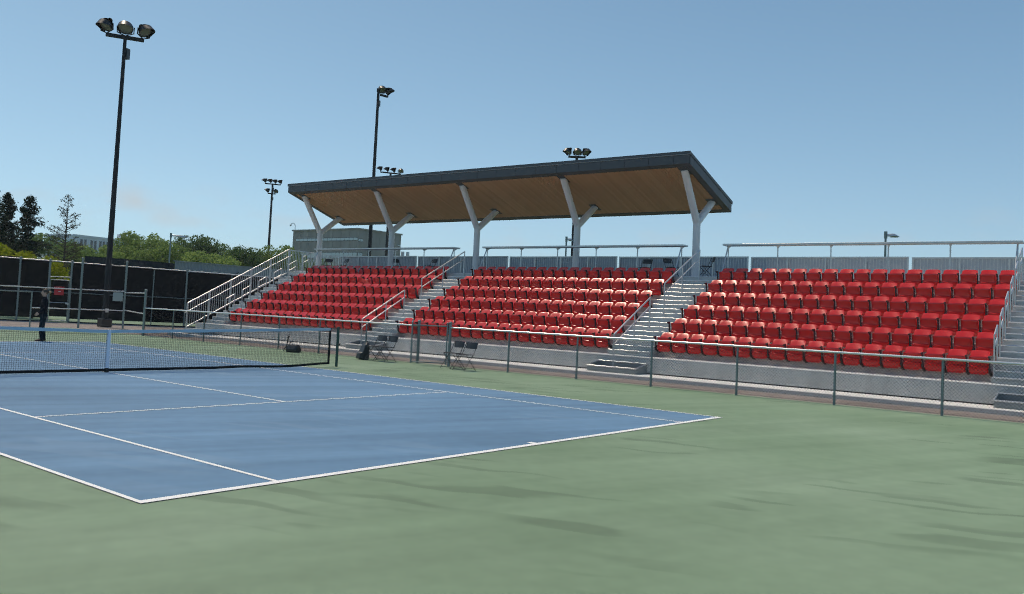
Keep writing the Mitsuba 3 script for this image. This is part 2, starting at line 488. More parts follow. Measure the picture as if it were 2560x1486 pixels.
def handrail(t, s0, z0, s1, z1, drop, posts, label):
    k = thing('stair_handrail', label, 'handrail', 'sloping handrails in the middle of the aisles')
    part(k, 'top_rail', ply(tube((s0, t, z0), (s1, t, z1), 0.024, 8), m_rail, 50), F)
    part(k, 'lower_rail', ply(tube((s0 + 0.03, t, z0 - drop), (s1 - 0.02, t, z1 - drop), 0.022, 8), m_rail, 50), F)
    for s, zb in posts:
        f = (s - s0) / (s1 - s0)
        part(k, 'post', ply(cat_([tube((s, t, zb), (s, t, z0 + f * (z1 - z0)), 0.022, 8), tube((s, t, zb), (s, t, zb + 0.012), 0.05, 8)]), m_galv, 50), F)


for t, nm in ((6.70, 'left and middle'), (-4.20, 'middle and right')):
    handrail(t, 2.56, 1.22, 4.74, 2.41, 0.30, [(2.56, 0.095), (3.76, Z0 + STEP_R * 1), (4.74, Z0 + RISE + STEP_R * 1 + 0.0)], f'lower sloping steel handrail in the aisle between the {nm} seats')
    handrail(t, 5.69, 2.92, 8.27, 4.24, 0.33, [(5.69, Z0 + 2 * RISE), (6.96, Z0 + 3 * RISE + STEP_R), (8.27, Z0 + 5 * RISE + 2 * STEP_R)], f'upper sloping steel handrail in the aisle between the {nm} seats')
for t, nm in ((16.92, 'left end of the left block'), (-14.06, 'right end of the right block')):
    for r in range(6):
        s0, z0 = 3.63 + RUN * r, 1.73 + RISE * r
        s1, z1 = s0 + 0.44, z0 + 0.235
        k = thing('row_handrail', f'short sloping two-bar handrail beside the {ROW[r]} at the {nm}', 'handrail', 'short handrails at the ends of the seat rows')
        part(k, 'top_rail', ply(tube((s0, t, z0), (s1, t, z1), 0.022, 8), m_rail, 50), F)
        part(k, 'lower_rail', ply(tube((s0, t, z0 - 0.30), (s1, t, z1 - 0.30), 0.020, 8), m_rail, 50), F)
        for s, z in ((s0, z0), (s1, z1)):
            part(k, 'post', ply(tube((s, t, Z0 + RISE * r + (STEP_R if s < R0 + RUN * r - STEP_D else 2 * STEP_R)), (s, t, z), 0.020, 8), m_galv, 50), F)

# ------------------------------------------------------------------ guard rails
d_pick = ply(box(-0.009, 0.009, -0.009, 0.009, 0, 1.0), m_galv)
k = thing('stair_guardrail', 'sloping steel picket guardrail along the far left stairs of the grandstand', 'guardrail')
gt = 18.2
s0, s1, zt0, zt1, zb0, zb1 = 2.50, 8.05, 1.45, 4.40, 0.36, 3.24
part(k, 'top_rail', ply(tube((s0, gt, zt0), (s1, gt, zt1), 0.030, 8), m_rail, 50), F)
part(k, 'bottom_rail', ply(tube((s0, gt, zb0), (s1 - 0.1, gt, zb1 - 0.05), 0.030, 8), m_rail, 50), F)
part(k, 'grab_rail', ply(tube((s0 - 0.15, gt - 0.07, zt0 - 0.44), (s1 + 0.1, gt - 0.07, zt1 - 0.28), 0.022, 8), m_rail, 50), F)
for q in np.linspace(0, 1, 6):
    s = s0 + q * (s1 - s0)
    part(k, 'post', ply(tube((s, gt, max(0.09, zb0 + q * (zb1 - zb0) - 0.35)), (s, gt, zt0 + q * (zt1 - zt0)), 0.030, 8), m_galv, 50), F)
n = 50
for i in range(n):
    q = (i + 0.5) / n
    s = s0 + q * (s1 - s0)
    za, zb = zb0 + q * (zb1 - zb0), zt0 + q * (zt1 - zt0)
    mm = F @ tr(s, gt, za) @ np.diag([1, 1, zb - za, 1])
    part(k, 'picket', d_pick, mm)


def guard_panel(p0, p1, z0, z1, label, screen=True, mid=4):
    """p0, p1 in (s, t)"""
    k = thing('guardrail_panel', label, 'guardrail', 'picket guardrail panels round the top platform')
    p0, p1 = np.array(p0, float), np.array(p1, float)
    L = np.linalg.norm(p1 - p0)
    d = (p1 - p0) / L
    nrm = np.array([1.0, 0]) if abs(d[0]) < 0.5 else np.array([0, 1.0])
    R = np.eye(4)
    R[:2, 0], R[:2, 1], R[:2, 3] = d, [-d[1], d[0]], p0
    m = F @ R
    part(k, 'top_rail', ply(box(0, L, -0.026, 0.026, z1 - 0.05, z1), m_galv), m)
    part(k, 'bottom_rail', ply(box(0, L, -0.02, 0.02, z0 + 0.06, z0 + 0.10), m_galv), m)
    for q in np.linspace(0, 1, mid + 1):
        part(k, 'post', ply(box(-0.028, 0.028, -0.024, 0.024, z0, z1 - 0.052), m_galv), m @ tr(0.03 + q * (L - 0.06), 0, 0))
    n = int(L / 0.107)
    for i in range(n):
        part(k, 'picket', d_pick, m @ tr((i + 0.5) * L / n, 0, z0 + 0.101) @ np.diag([1, 1, z1 - 0.053 - z0 - 0.101, 1]))
    if screen:
        side = 0.045 if (R[:2, 1] @ nrm) > 0 else -0.045
        part(k, 'privacy_sheet', ply(box(0.02, L - 0.02, side - 0.004, side + 0.004, z0 + 0.03, z1 - 0.03), m_banner), m)
    return k, m, L


BACK = 11.2
bounds = [18.72, 17.97, 12.25, 6.53, 0.81, -4.87, -10.48, -16.3]
names = ['at the far left corner of the platform, trees showing through', 'behind the leftmost canopy columns', 'behind the second canopy column and two chairs', 'behind the third canopy column', 'behind the fourth and fifth canopy columns',
         'behind the left part of the right seat block', 'behind the right end of the right seat block']
for i, nm in enumerate(names):
    a, b = bounds[i] - (0.05 if i else 0), bounds[i + 1] + 0.05
    z1 = 4.33 - 0.02 * i
    guard_panel((BACK, a), (BACK, b), ZP, z1, f'grey picket guardrail panel {nm}', screen=i > 0, mid=4 if i else 1)
guard_panel((8.1, 18.35), (BACK - 0.05, 18.72), ZP, 4.40, 'open picket guardrail panel on the left side of the top platform', screen=False, mid=3)

# ------------------------------------------------------------------ drink rails behind the top row
for t0, t1, nm in ((17.35, 7.9, 'left'), (6.28, -3.22, 'middle'), (-4.76, -14.0, 'right')):
    k = thing('drink_rail', f'long narrow grey counter on thin posts behind the top row of the {nm} block', 'counter', 'standing counters behind the top rows')
    part(k, 'top', ply(cbox(8.92, 9.36, t1, t0, 4.452, 4.515, 0.006), m_galv), F)
    n = 6
    for q in np.linspace(0, 1, n):
        t = t0 - 0.14 + q * (t1 - t0 + 0.28)
        part(k, 'post', ply(tube((9.12, t, ZP), (9.12, t, 4.45), 0.022, 8), m_galv, 50), F)
        part(k, 'bracket', ply(prism([(8.98, 4.449), (9.30, 4.449), (9.16, 4.37), (9.09, 4.37)], t - 0.015, t + 0.015), m_galv), F)
        if q in (0, 1):
            part(k, 'brace', ply(tube((8.52, t, ZP), (9.08, t, 4.40), 0.024, 8), m_galv, 50), F)

# ------------------------------------------------------------------ canopy
cn = thing('canopy', 'wood-lined mono-pitch canopy with dark metal edge on five white forked columns', 'canopy')
SF, SB, ZF, ZB, TL, TR, HF = 8.30, 12.18, 7.38, 6.08, 18.94, -3.66, 0.44
SL = (ZB - ZF) / (SB - SF)


def zs(s): return ZF + (s - SF) * SL


def slab(s0, s1, t0, t1, o0, o1):
    """sheared box: between o0 and o1 above the soffit plane"""
    m = box(0, 1, min(t0, t1), max(t0, t1), 0, 1)
    v = m.vertices.copy()
    s = s0 + v[:, 0] * (s1 - s0)
    m.vertices = np.c_[s, v[:, 1], zs(s) + o0 + v[:, 2] * (o1 - o0)]
    return m


part(cn, 'roof_slab', ply(slab(SF + 0.03, SB - 0.03, TL - 0.03, TR + 0.03, 0.045, HF - 0.02), m_joint), F)
part(cn, 'roof_cap', ply(cat_([slab(SF - 0.03, SF + 0.12, TL + 0.03, TR - 0.03, HF - 0.11, HF), slab(SB - 0.12, SB + 0.03, TL + 0.03, TR - 0.03, HF - 0.11, HF),
                               slab(SF + 0.12, SB - 0.12, TL + 0.03, TL - 0.12, HF - 0.111, HF - 0.001), slab(SF + 0.12, SB - 0.12, TR + 0.12, TR - 0.03, HF - 0.111, HF - 0.001)]), m_fascia), F)
part(cn, 'drip_edge', ply(slab(SF - 0.036, SF - 0.02, TL + 0.03, TR - 0.03, HF - 0.128, HF - 0.112), m_trim), F)
n = 22
ed = [TL] + [TL - 0.35 - 1.03 * i for i in range(n)]
ed = [e for e in ed if e > TR + 0.3] + [TR]
for a, b in zip(ed[:-1], ed[1:]):
    part(cn, 'fascia_panel', ply(slab(SF - 0.012, SF + 0.03, a - 0.008, b + 0.008, 0.0, HF - 0.13), m_fascia), F)
    part(cn, 'underside_panel', ply(slab(SF + 0.032, SF + 0.24, a - 0.008, b + 0.008, 0.0, 0.03), m_fascia), F)
    part(cn, 'fascia_panel', ply(slab(SB - 0.03, SB + 0.012, a - 0.008, b + 0.008, 0.0, HF - 0.13), m_fascia), F)
    part(cn, 'underside_panel', ply(slab(SB - 0.24, SB - 0.032, a - 0.008, b + 0.008, 0.0, 0.03), m_fascia), F)
for t, dirn in ((TR, 1), (TL, -1)):
    es = [SF + 0.032, SF + 0.35, SF + 1.45, SF + 2.55, SF + 3.6, SB - 0.032]
    for a, b in zip(es[:-1], es[1:]):
        part(cn, 'fascia_panel', ply(slab(a + 0.008, b - 0.008, t - dirn * 0.012, t + dirn * 0.03, 0.0, HF - 0.13), m_fascia), F)
    es = [SF + 0.245, SF + 1.45, SF + 2.55, SB - 0.245]
    for a, b in zip(es[:-1], es[1:]):
        part(cn, 'underside_panel', ply(slab(a + 0.006, b - 0.006, t + dirn * 0.032, t + dirn * 0.24, 0.0, 0.03), m_fascia), F)
pl = []
t = TL - 0.245
while t - 0.12 > TR + 0.245:
    pl.append(slab(SF + 0.25, SB - 0.25, t - 0.005, t - 0.115, 0.014 + 0.002 * rng.random(), 0.04))
    t -= 0.12
kk = part(cn, 'soffit_planks', ply(cat_(pl), m_soffit), F)
labels[kk] = {'label': 'narrow wooden soffit planks running from front to back', 'kind': 'stuff'}
for i, t in enumerate((18.25, 12.92, 7.50, 2.12, -3.23)):
    c = key(cn + '__column')
    rad = 0.138
    fork = np.array([10.0, t, 5.42])
    fr, bk = np.array([8.83, t, zs(8.83)]), np.array([11.30, t, zs(11.30)])
    ex = 0.06
    body = cat_([tube((10.0, t, ZP), fork, rad, 24, caps=False), tube(fork, fr + (fr - fork) * 0.03, rad, 24), tube(fork, bk + (bk - fork) * 0.03, rad, 24)])
    sp = trimesh.creation.icosphere(subdivisions=3, radius=rad * 1.001); sp.apply_translation(fork)
    scene[c] = {**ply(cat_([body, sp]), m_column, 40), 'to_world': M4(F)}
    scene[key(c + '__base_plate')] = {**ply(tube((10.0, t, ZP), (10.0, t, ZP + 0.025), 0.24, 20), m_column, 40), 'to_world': M4(F)}
    for q in (fr, bk):
        scene[key(c + '__top_plate')] = {**ply(slab(q[0] - 0.26, q[0] + 0.26, t - 0.17, t + 0.17, -0.006, 0.012), m_fascia), 'to_world': M4(F)}

# ------------------------------------------------------------------ tennis net
nt = thing('tennis_net', 'black tennis net with pale blue tape and centre strap across the blue court', 'tennis net')
XP = 6.40


def nz(x):                                           # top of the net
    return 0.914 + (1.06 - 0.914) * (abs(x) / XP) ** 1.15


xe = 6.12
P = np.array([[(x, -0.022, nz(x) - 0.062), (x, -0.024, nz(x) - 0.02), (x, -0.012, nz(x) + 0.004), (x, 0.012, nz(x) + 0.004), (x, 0.024, nz(x) - 0.02), (x, 0.022, nz(x) - 0.062)] for x in np.linspace(-xe, xe, 61)])
P[..., 2] += 0.004 * np.sin(P[..., 0] * 5.1) * (np.arange(6) % 5 == 0)
part(nt, 'tape', ply(shell(P, 0.003), m_tape, 40))
part(nt, 'cable', ply(cat_([tube((-XP, 0, nz(XP)), (-xe, 0, nz(xe) - 0.01), 0.006, 6), tube((xe, 0, nz(xe) - 0.01), (XP, 0, nz(XP)), 0.006, 6)]), m_blackmetal))
cords = []
cw = 0.0021


def zbot(x):
    return 0.035 + 0.045 * max(0.0, (abs(x) - 4.2) / 2.0) + 0.014 * math.sin(abs(x) * 2.3) * (abs(x) > 2.5)


xs = np.arange(-xe, xe + 0.001, 0.044)
for x in xs:
    cords.append(box(x - cw, x + cw, -cw, cw, zbot(x), nz(x) - 0.05))
for j in range(22):
    pts = []
    for x in np.linspace(-xe, xe, 57):
        zt, zb = nz(x) - 0.055, zbot(x)
        pts.append((x, 0, zt - (zt - zb) * j / 21))
    pts = np.array(pts)
    v = np.vstack([pts + np.array([0, a, b]) for a, b in ((-cw, -cw), (cw, -cw), (cw, cw), (-cw, cw))])
    n = len(pts)
    f = []
    for i in range(n - 1):
        for q in range(4):
            a, b = q * n + i, ((q + 1) % 4) * n + i
            f += [(a, a + 1, b), (b, a + 1, b + 1)]
    cords.append(trimesh.Trimesh(v, f, process=False))
    if j == 0:
        for dz in (0.045, 0.09):
            cords.append(trimesh.Trimesh(v - np.array([0, 0, dz * 0.5]), f, process=False))
kk = part(nt, 'netting', ply(cat_(cords), m_netblack))
labels[kk] = {'label': 'fine black square netting', 'kind': 'stuff'}
P = np.array([[(x, -0.006, zbot(x) - 0.022), (x, -0.007, zbot(x)), (x, -0.006, zbot(x) + 0.036)] for x in np.linspace(-xe, xe, 61)])
part(nt, 'bottom_band', ply(shell(P, 0.012), m_netblack, 40))
for sg in (-1, 1):
    part(nt, 'side_band', ply(box(sg * xe - 0.03, sg * xe + 0.03, -0.009, 0.009, zbot(xe) - 0.02, nz(xe) + 0.004), m_netblack))
    body = tube((sg * XP, 0, 0), (sg * XP, 0, 1.075), 0.038, 16)
    p = key(nt + '__net_post')
    scene[p] = ply(body, m_netpost, 40)
    scene[key(p + '__cap')] = ply(tube((sg * XP, 0, 1.075), (sg * XP, 0, 1.09), 0.041, 16), m_netpost, 40)
    scene[key(p + '__winder')] = ply(tube((sg * XP, -0.04, 0.62), (sg * XP, -0.10, 0.62), 0.022, 10), m_blackmetal, 40)
part(nt, 'centre_strap', ply(box(-0.03, 0.03, -0.030, 0.030, 0.09, 0.921), m_strap))
part(nt, 'strap_buckle', ply(cat_([box(-0.022, 0.022, -0.034, 0.034, 0.055, 0.09), tube((0, 0, 0), (0, 0, 0.055), 0.014, 8), tube((0, 0, 0), (0, 0, 0.012), 0.05, 12)]), m_blackmetal))

# ------------------------------------------------------------------ chain-link fence in front of the stand
def wires(L, z0, z1, pitch=0.074, r=0.0023):
    """diamond wire mesh in the x-z plane, wires both ways at 45 degrees, each a thin four-sided bar"""
    v, f = [], []
    H = z1 - z0
    for sg in (1, -1):
        c = -H
        while c < L + H:
            xa, za, xb, zb = c, z0, c + H, z1
            if sg < 0: xa, xb = xb, xa
            # clip to 0..L
            pts = []
            for X, Z, X2, Z2 in ((xa, za, xb, zb),):
                dx = X2 - X
                ta, tb = 0.0, 1.0
                for lim, s in ((0, 1), (L, -1)):
                    if abs(dx) > 1e-9:
                        q = (lim - X) / dx
                        if (dx > 0) == (s > 0): ta = max(ta, q)
                        else: tb = min(tb, q)
                if ta < tb: pts = [(X + dx * ta, Z + (Z2 - Z) * ta), (X + dx * tb, Z + (Z2 - Z) * tb)]
            if pts:
                (x1, q1), (x2, q2) = pts
                o = len(v)
                y = 0.0012 * sg
                for X, Z in ((x1, q1), (x2, q2)):
                    v += [(X - r, y, Z + r * sg), (X, y - r * 1.4, Z), (X + r, y, Z - r * sg), (X, y + r * 1.4, Z)]
                for i in range(4):
                    j = (i + 1) % 4
                    f += [(o + i, o + 4 + i, o + j), (o + j, o + 4 + i, o + 4 + j)]
            c += pitch
    return trimesh.Trimesh(np.array(v), np.array(f), process=False)


FH = 1.17


def fpost(h, r=0.030, cap=True):
    m = [tube((0, 0, -0.02), (0, 0, h), r, 10)]
    if cap:
        s = trimesh.creation.icosphere(subdivisions=2, radius=r * 1.25)
        s.apply_scale((1, 1, 0.8)); s.apply_translation((0, 0, h))
        m.append(s)
    return cat_(m)


def chain_fence(t0, t1, posts, label):
    k = thing('chain_link_fence', label, 'chain-link fence', 'low chain-link fences between court and grandstand')
    L = t0 - t1
    R = np.eye(4)
    R[:2, 0], R[:2, 1], R[:2, 3] = [0, -1], [1, 0], [0, t0]
    m = F @ R
    part(k, 'top_rail', ply(tube((0, 0, FH), (L, 0, FH), 0.027, 12), m_rail, 50), m)
    part(k, 'wire_mesh', ply(wires(L, 0.015, FH - 0.01), m_wire), m)
    part(k, 'tension_wire', ply(tube((0, 0, 0.035), (L, 0, 0.035), 0.003, 5), m_wire), m)
    for t in posts:
        big = t in (0.06, 1.36, 17.35)
        part(k, 'post', ply(fpost(1.31 if big else FH - 0.03, 0.045 if big else 0.028, big), m_fence, 45), F @ tr(0.0 if big else 0.02, t, 0))


chain_fence(0.06, -18.2, [0.06, -2.2, -4.55, -6.82, -9.12, -11.42, -13.62, -15.9], 'low chain-link fence right of the gate in front of the middle and right seats')
chain_fence(17.35, 1.36, [1.36, 3.75, 6.08, 8.31, 10.6, 13.0, 15.2], 'low chain-link fence left of the gate in front of the left seats')
k = thing('fence_gate', 'open chain-link gate leaf with tubular frame in the low fence', 'gate')
a = math.atan2(-0.60, 1.0)
R = np.eye(4)
hg, fe = np.array([-0.04, 0.14]), np.array([-0.62, 1.06])
dv = (fe - hg) / np.linalg.norm(fe - hg)
R[:2, 0], R[:2, 1], R[:2, 3] = dv, [-dv[1], dv[0]], hg
mg, LG = F @ R, np.linalg.norm(fe - hg)
for x in (0, LG):
    part(k, 'stile', ply(fpost(1.245, 0.024), m_fence, 45), mg @ tr(x, 0, 0.05 - 0.0))
for z in (0.08, 1.20):
    part(k, 'rail', ply(tube((0, 0, z), (LG, 0, z), 0.020, 8), m_fence, 45), mg)
part(k, 'wire_mesh', ply(wires(LG, 0.09, 1.22), m_wire), mg)
for z in (0.3, 0.98):
    part(k, 'hinge', ply(tube((-0.10, 0.02, z), (0.02, 0, z), 0.022, 8), m_fence, 45), mg)

# ------------------------------------------------------------------ far end rail fence with tall posts
k = thing('end_rail_fence', 'steel rail fence with tall posts behind the far baseline', 'fence')
pts_tall = [(10.22, 23.9), (12.35, 23.75)]
corner = wor(0, 17.40)
for x, y in pts_tall:
    part(k, 'post', ply(fpost(3.36, 0.052), m_fence, 45), tr(x, y, 0))
part(k, 'post', ply(fpost(1.93, 0.055), m_fence, 45), tr(corner[0], corner[1], 0))
part(k, 'post', ply(fpost(1.66, 0.034, False), m_fence, 45), tr(8.08, 24.1, 0))
part(k, 'post', ply(fpost(1.66, 0.034, False), m_fence, 45), tr(3.4, 24.1, 0))
for a, b, z in (((-8, 24.1), (10.22, 23.9), 1.85), ((10.22, 23.9), (12.35, 23.75), 1.86), ((12.35, 23.75), (corner[0], corner[1]), 1.80), ((8.08, 24.1), (10.22, 23.9), 0.89), ((10.22, 23.9), (12.35, 23.75), 0.89), ((12.35, 23.75), (corner[0], corner[1]), 0.92)):
    part(k, 'rail', ply(tube((a[0], a[1], z), (b[0], b[1], z), 0.026, 8), m_rail, 50))
part(k, 'cable', ply(tube((8.0, 24.2, 3.10), (12.35, 23.78, 3.14), 0.010, 6), m_blackmetal, 50))
part(k, 'brace_rail', ply(tube((-8, 24.1, 1.62), (8.08, 24.1, 1.62), 0.020, 8), m_fence, 50))
k = thing('notice_board', 'small square grey panel hanging on the rails of the far end fence', 'sign')
scene[k] = ply(cbox(11.72, 12.22, 23.68, 23.71, 1.36, 1.80, 0.006), m_signgrey)

# ------------------------------------------------------------------ windscreen fence
k = thing('windscreen_fence', 'tall steel fence covered with black windscreen behind the far end of the court', 'fence')
q0, q1 = np.array([10.81, 32.65]), np.array([17.89, 27.52])
wd = (q1 - q0) / np.linalg.norm(q1 - q0)


def wf(x):                                           # point of the fence line at this x
    return q0 + wd * ((x - q0[0]) / wd[0])


def wh(x):
    return 3.44 - 0.028 * (x - 10.81)


wposts = [0.2, 5.4, 10.81, 12.02, 12.93, 16.44, 17.89, 19.9, 22.4, 25.0]
for x in wposts:
    p = wf(x)
    thin = x in (16.44, 19.9, 25.0)
    part(k, 'post', ply(fpost(wh(x) + (-0.08 if thin else 0.06), 0.034 if thin else 0.055, not thin), m_fence, 45), tr(p[0], p[1], 0))
for x0, x1 in zip(wposts[:-1], wposts[1:]):
    a, b = wf(x0), wf(x1)
    part(k, 'top_rail', ply(tube((a[0], a[1], wh(x0)), (b[0], b[1], wh(x1)), 0.030, 8), m_rail, 50))
    part(k, 'mid_rail', ply(tube((a[0], a[1], 1.66), (b[0], b[1], 1.63), 0.022, 8), m_fence, 50))
    if x0 == 12.02: continue
    L = np.linalg.norm(b - a)
    ang = math.atan2(b[1] - a[1], b[0] - a[0])
    # slack sheet with shallow folds between the posts
    nx = max(6, int(L / 0.25))
    P = np.array([[(x, 0.06 + 0.018 * math.sin(x * 3.1 + x0) * math.sin(math.pi * z / 3.3), z0_ + 0.0) for z, z0_ in ((q, q) for q in np.linspace(0.20, wh(x0) - 0.05, 8))] for x in np.linspace(0.02, L - 0.02, nx)])
    part(k, 'windscreen', ply(shell(P, 0.004), m_screen, 60), tr(a[0], a[1], 0, ang))
    part(k, 'edging', ply(box(0, L, -0.06, 0.0, -0.02, 0.045), m_darkwall), tr(a[0], a[1], 0, ang))
g = thing('walk_gate', 'narrow steel-framed walk-through gate in the windscreen fence behind the person', 'gate')
a, b = wf(12.09), wf(12.86)
L = np.linalg.norm(b - a)
ang = math.atan2(b[1] - a[1], b[0] - a[0])
mgt = tr(a[0], a[1], 0, ang)
for x in (0.0, L):
    part(g, 'stile', ply(tube((x, 0, 0.06), (x, 0, 2.35), 0.024, 8), m_fence, 45), mgt)
for z in (0.06, 1.08, 2.35):
    part(g, 'rail', ply(tube((0, 0, z), (L, 0, z), 0.022, 8), m_galv, 45), mgt)
part(g, 'header', ply(tube((-0.05, 0, 2.53), (L + 0.05, 0, 2.53), 0.024, 8), m_galv, 45), mgt)
part(g, 'gate_screen', ply(box(0.03, L - 0.03, 0.03, 0.036, 0.30, 2.32), m_screen), mgt)
part(g, 'latch', ply(box(L - 0.12, L + 0.06, -0.04, 0.0, 1.0, 1.06), m_galv), mgt)
sgn = thing('warning_sign', 'red square sign on the walk-through gate of the windscreen fence', 'sign')
part(sgn, 'plate', ply(box(0.22, 0.72, -0.035, -0.027, 1.50, 1.98), m_signred), mgt)
part(sgn, 'white_mark', ply(box(0.43, 0.55, -0.039, -0.0352, 1.68, 1.72), m_line), mgt)

# ------------------------------------------------------------------ folding chairs
def chair_parts():
    # local: x sideways, -y is the front, z up
    back = shell(np.array([[(x, 0.245 + 0.22 * (z - 0.70) - 0.035 * (x / 0.215) ** 2 * -1 - 0.035, z - 0.012 * (x / 0.215) ** 4 * (1 if z > 0.7 else -1)) for z in np.linspace(0.615, 0.80, 5)] for x in np.linspace(-0.215, 0.215, 9)]), 0.014)
    seat = shell(np.array([[(x, y, 0.435 - 0.05 * (y + 0.2) * 0.4 + 0.012 * (x / 0.2) ** 2) for x in np.linspace(-0.20, 0.20, 6)] for y in np.linspace(-0.20, 0.16, 6)]), 0.018)
    fl, rl = [], []
    for sg in (-1, 1):
        x = 0.222 * sg
        fl.append(path([(x, -0.27, 0.0), (x, 0.11, 0.47), (x, 0.262, 0.79)], 0.0105, 6))
        rl.append(path([(x * 0.9, 0.24, 0.0), (x * 0.9, -0.17, 0.43)], 0.0105, 6))
    cross = [tube((-0.222, -0.236, 0.045), (0.222, -0.236, 0.045), 0.008, 6), tube((-0.2, 0.20, 0.045), (0.2, 0.20, 0.045), 0.008, 6), tube((-0.222, -0.135, 0.17), (0.222, -0.135, 0.17), 0.008, 6)]
    return back, seat, fl, rl, cross


cb, cs, cfl, crl, ccr = chair_parts()
dcb, dcs = ply(cb, m_black, 45), ply(cs, m_black, 45)
dfl, drl, dcr = [ply(m, m_blackmetal, 50) for m in cfl], [ply(m, m_blackmetal, 50) for m in crl], [ply(m, m_blackmetal, 50) for m in ccr]


def folding_chair(s, t, z, face, label, group):
    """face: direction the sitter looks, degrees from -s (towards the court), turning to +t"""
    k = thing('folding_chair', label, 'folding chair', group)
    m = F @ tr(s, t, z, math.radians(-90 - face))
    part(k, 'backrest', dcb, m)
    part(k, 'seat', dcs, m)
    for d in dfl: part(k, 'front_leg', d, m)
    for d in drl: part(k, 'rear_leg', d, m)
    for d in dcr: part(k, 'crossbar', d, m)
    return k


G1, G2 = 'black folding chairs along the fence', 'black folding chairs on the top platform'
folding_chair(-0.60, 2.62, 0, 6, 'black folding chair beside the standing backpack, left of the gate', G1)
folding_chair(-0.60, 2.14, 0, 4, 'black folding chair left of the gate, the one nearer the gate', G1)
folding_chair(-0.62, -0.62, 0, 8, 'black folding chair directly in front of the gate post, left one of its pair', G1)
folding_chair(-0.84, -1.30, 0, 3, 'black folding chair right of the gate, right one of its pair', G1)
for s, t, f, lab in ((10.25, 17.9, -20, 'black folding chair on the platform right beside the leftmost canopy column'), (10.2, 16.6, 20, 'second black folding chair from the leftmost canopy column on the platform'),
                     (10.4, 12.85, -70, 'black folding chair turned sideways just right of the second canopy column'), (10.3, 10.55, 15, 'black folding chair on the platform between the second column and the left aisle'),
                     (10.4, -0.85, 5, 'black folding chair on the platform midway between the fourth and fifth columns'), (10.2, -2.15, -70, 'black folding chair turned sideways just left of the fifth canopy column'),
                     (9.55, -3.88, 50, 'black folding chair turned sideways just right of the fifth canopy column')):
    folding_chair(s, t, ZP, f, lab, G2)

# ------------------------------------------------------------------ bags
def hull_pts(pts, sm=2):
    m = trimesh.convex.convex_hull(np.array(pts))
    for _ in range(sm): m = m.subdivide()
    trimesh.smoothing.filter_taubin(m, iterations=14)
    return m


k = thing('backpack', 'black backpack standing upright beside the chairs left of the gate', 'backpack')
mb = F @ tr(-0.60, 3.16, 0, math.radians(-112))
body = hull_pts([(-.19, -.12, .0), (.19, -.12, .0), (-.19, .11, .0), (.19, .11, .0), (-.20, -.13, .2), (.20, -.13, .2), (-.20, .12, .2), (.20, .12, .2), (-.16, -.02, .46), (.16, -.02, .46), (-.16, .13, .46), (.16, .13, .46), (-.09, .05, .54), (.09, .05, .54), (-.09, .13, .54), (.09, .13, .54)], 3)
pocket = hull_pts([(-.16, -.21, .02), (.16, -.21, .02), (-.17, -.10, .0), (.17, -.10, .0), (-.15, -.19, .2), (.15, -.19, .2), (-.16, -.09, .25), (.16, -.09, .25)], 3)
part(k, 'body', ply(body, m_black, True), mb)
part(k, 'front_pocket', ply(pocket, m_black, True), mb)
part(k, 'strap', ply(path([(-.14, .14, .45), (-.20, .22, .30), (-.22, .20, .10), (-.25, .10, .03), (-.33, .02, .02)], 0.012, 6), m_black, 50), mb)
part(k, 'carry_loop', ply(path([(-.04, .10, .53), (-.03, .10, .575), (.03, .10, .575), (.04, .10, .53)], 0.009, 6), m_black, 50), mb)
k = thing('duffel_bag', 'black duffel bag lying by the fence behind the right half of the net', 'bag')
mb = F @ tr(-0.58, 6.70, 0, math.radians(4))
body = hull_pts([(x, y, z) for y, q, o in ((-.27, .75, 0), (-.2, 1.0, 0), (.2, .95, 0), (.26, .7, 0)) for x, z in ((-.13 * q, .0), (.13 * q, .0), (-.15 * q, .10), (.15 * q, .10), (-.08 * q, .255 * q), (.08 * q, .255 * q))], 3)
part(k, 'body', ply(body, m_black, True), mb)
part(k, 'handle', ply(path([(-.03, .02, .22), (-.03, .05, .32), (-.02, .10, .355), (-.03, .15, .32), (-.03, .18, .21)], 0.013, 6), m_black, 50), mb)
part(k, 'strap', ply(path([(0, .30, .2), (-.03, .40, .12), (-.05, .44, .01)], 0.014, 6), m_black, 50), mb)
k = thing('umbrella', 'folded black umbrella leaning upright on the left end of the duffel bag', 'umbrella')
ub, ut = np.array([-0.60, 7.09, 0.05]), np.array([-0.60, 6.93, 0.66])
ud = (ut - ub) / np.linalg.norm(ut - ub)
part(k, 'canopy', ply(cat_([tube(ub + ud * 0.10, ub + ud * 0.22, 0.008, 8, 0.020), tube(ub + ud * 0.22, ub + ud * 0.50, 0.020, 8, 0.027), tube(ub + ud * 0.50, ub + ud * 0.545, 0.027, 8, 0.010)]), m_black, 50), F)
part(k, 'shaft', ply(tube(ub, ut, 0.007, 8), m_blackmetal, 50), F)
part(k, 'handle', ply(path([ut, ut + (0, -0.01, 0.025), ut + (0, -0.05, 0.03), ut + (0, -0.085, 0.012)], 0.013, 6), m_black, 50), F)

# ------------------------------------------------------------------ person
import manifold3d as m3


def sph(r, c, n=20):
    return m3.Manifold.sphere(r, n).translate([float(v) for v in c])


def bone(a, ra, b, rb):
    return m3.Manifold.batch_hull([sph(ra, a), sph(rb, b)])


def flesh(man, edge=0.02, it=10):
    man = man.refine_to_length(edge)
    q = man.to_mesh()
    m = trimesh.Trimesh(q.vert_properties[:, :3], q.tri_verts)
    trimesh.smoothing.filter_taubin(m, iterations=it)
    return m


def ell(c, r):
    return m3.Manifold.sphere(1.0, 24).scale([float(v) for v in r]).translate([float(v) for v in c])


pe = thing('person', 'person in black jacket and dark trousers standing in profile on the far baseline', 'person')
px, py = 3.62, 12.02
fang = math.atan2(0.30, -0.95)                       # looks along this direction
mp = tr(px, py, 0.002, fang)                         # local: +x front, +y left side, z up
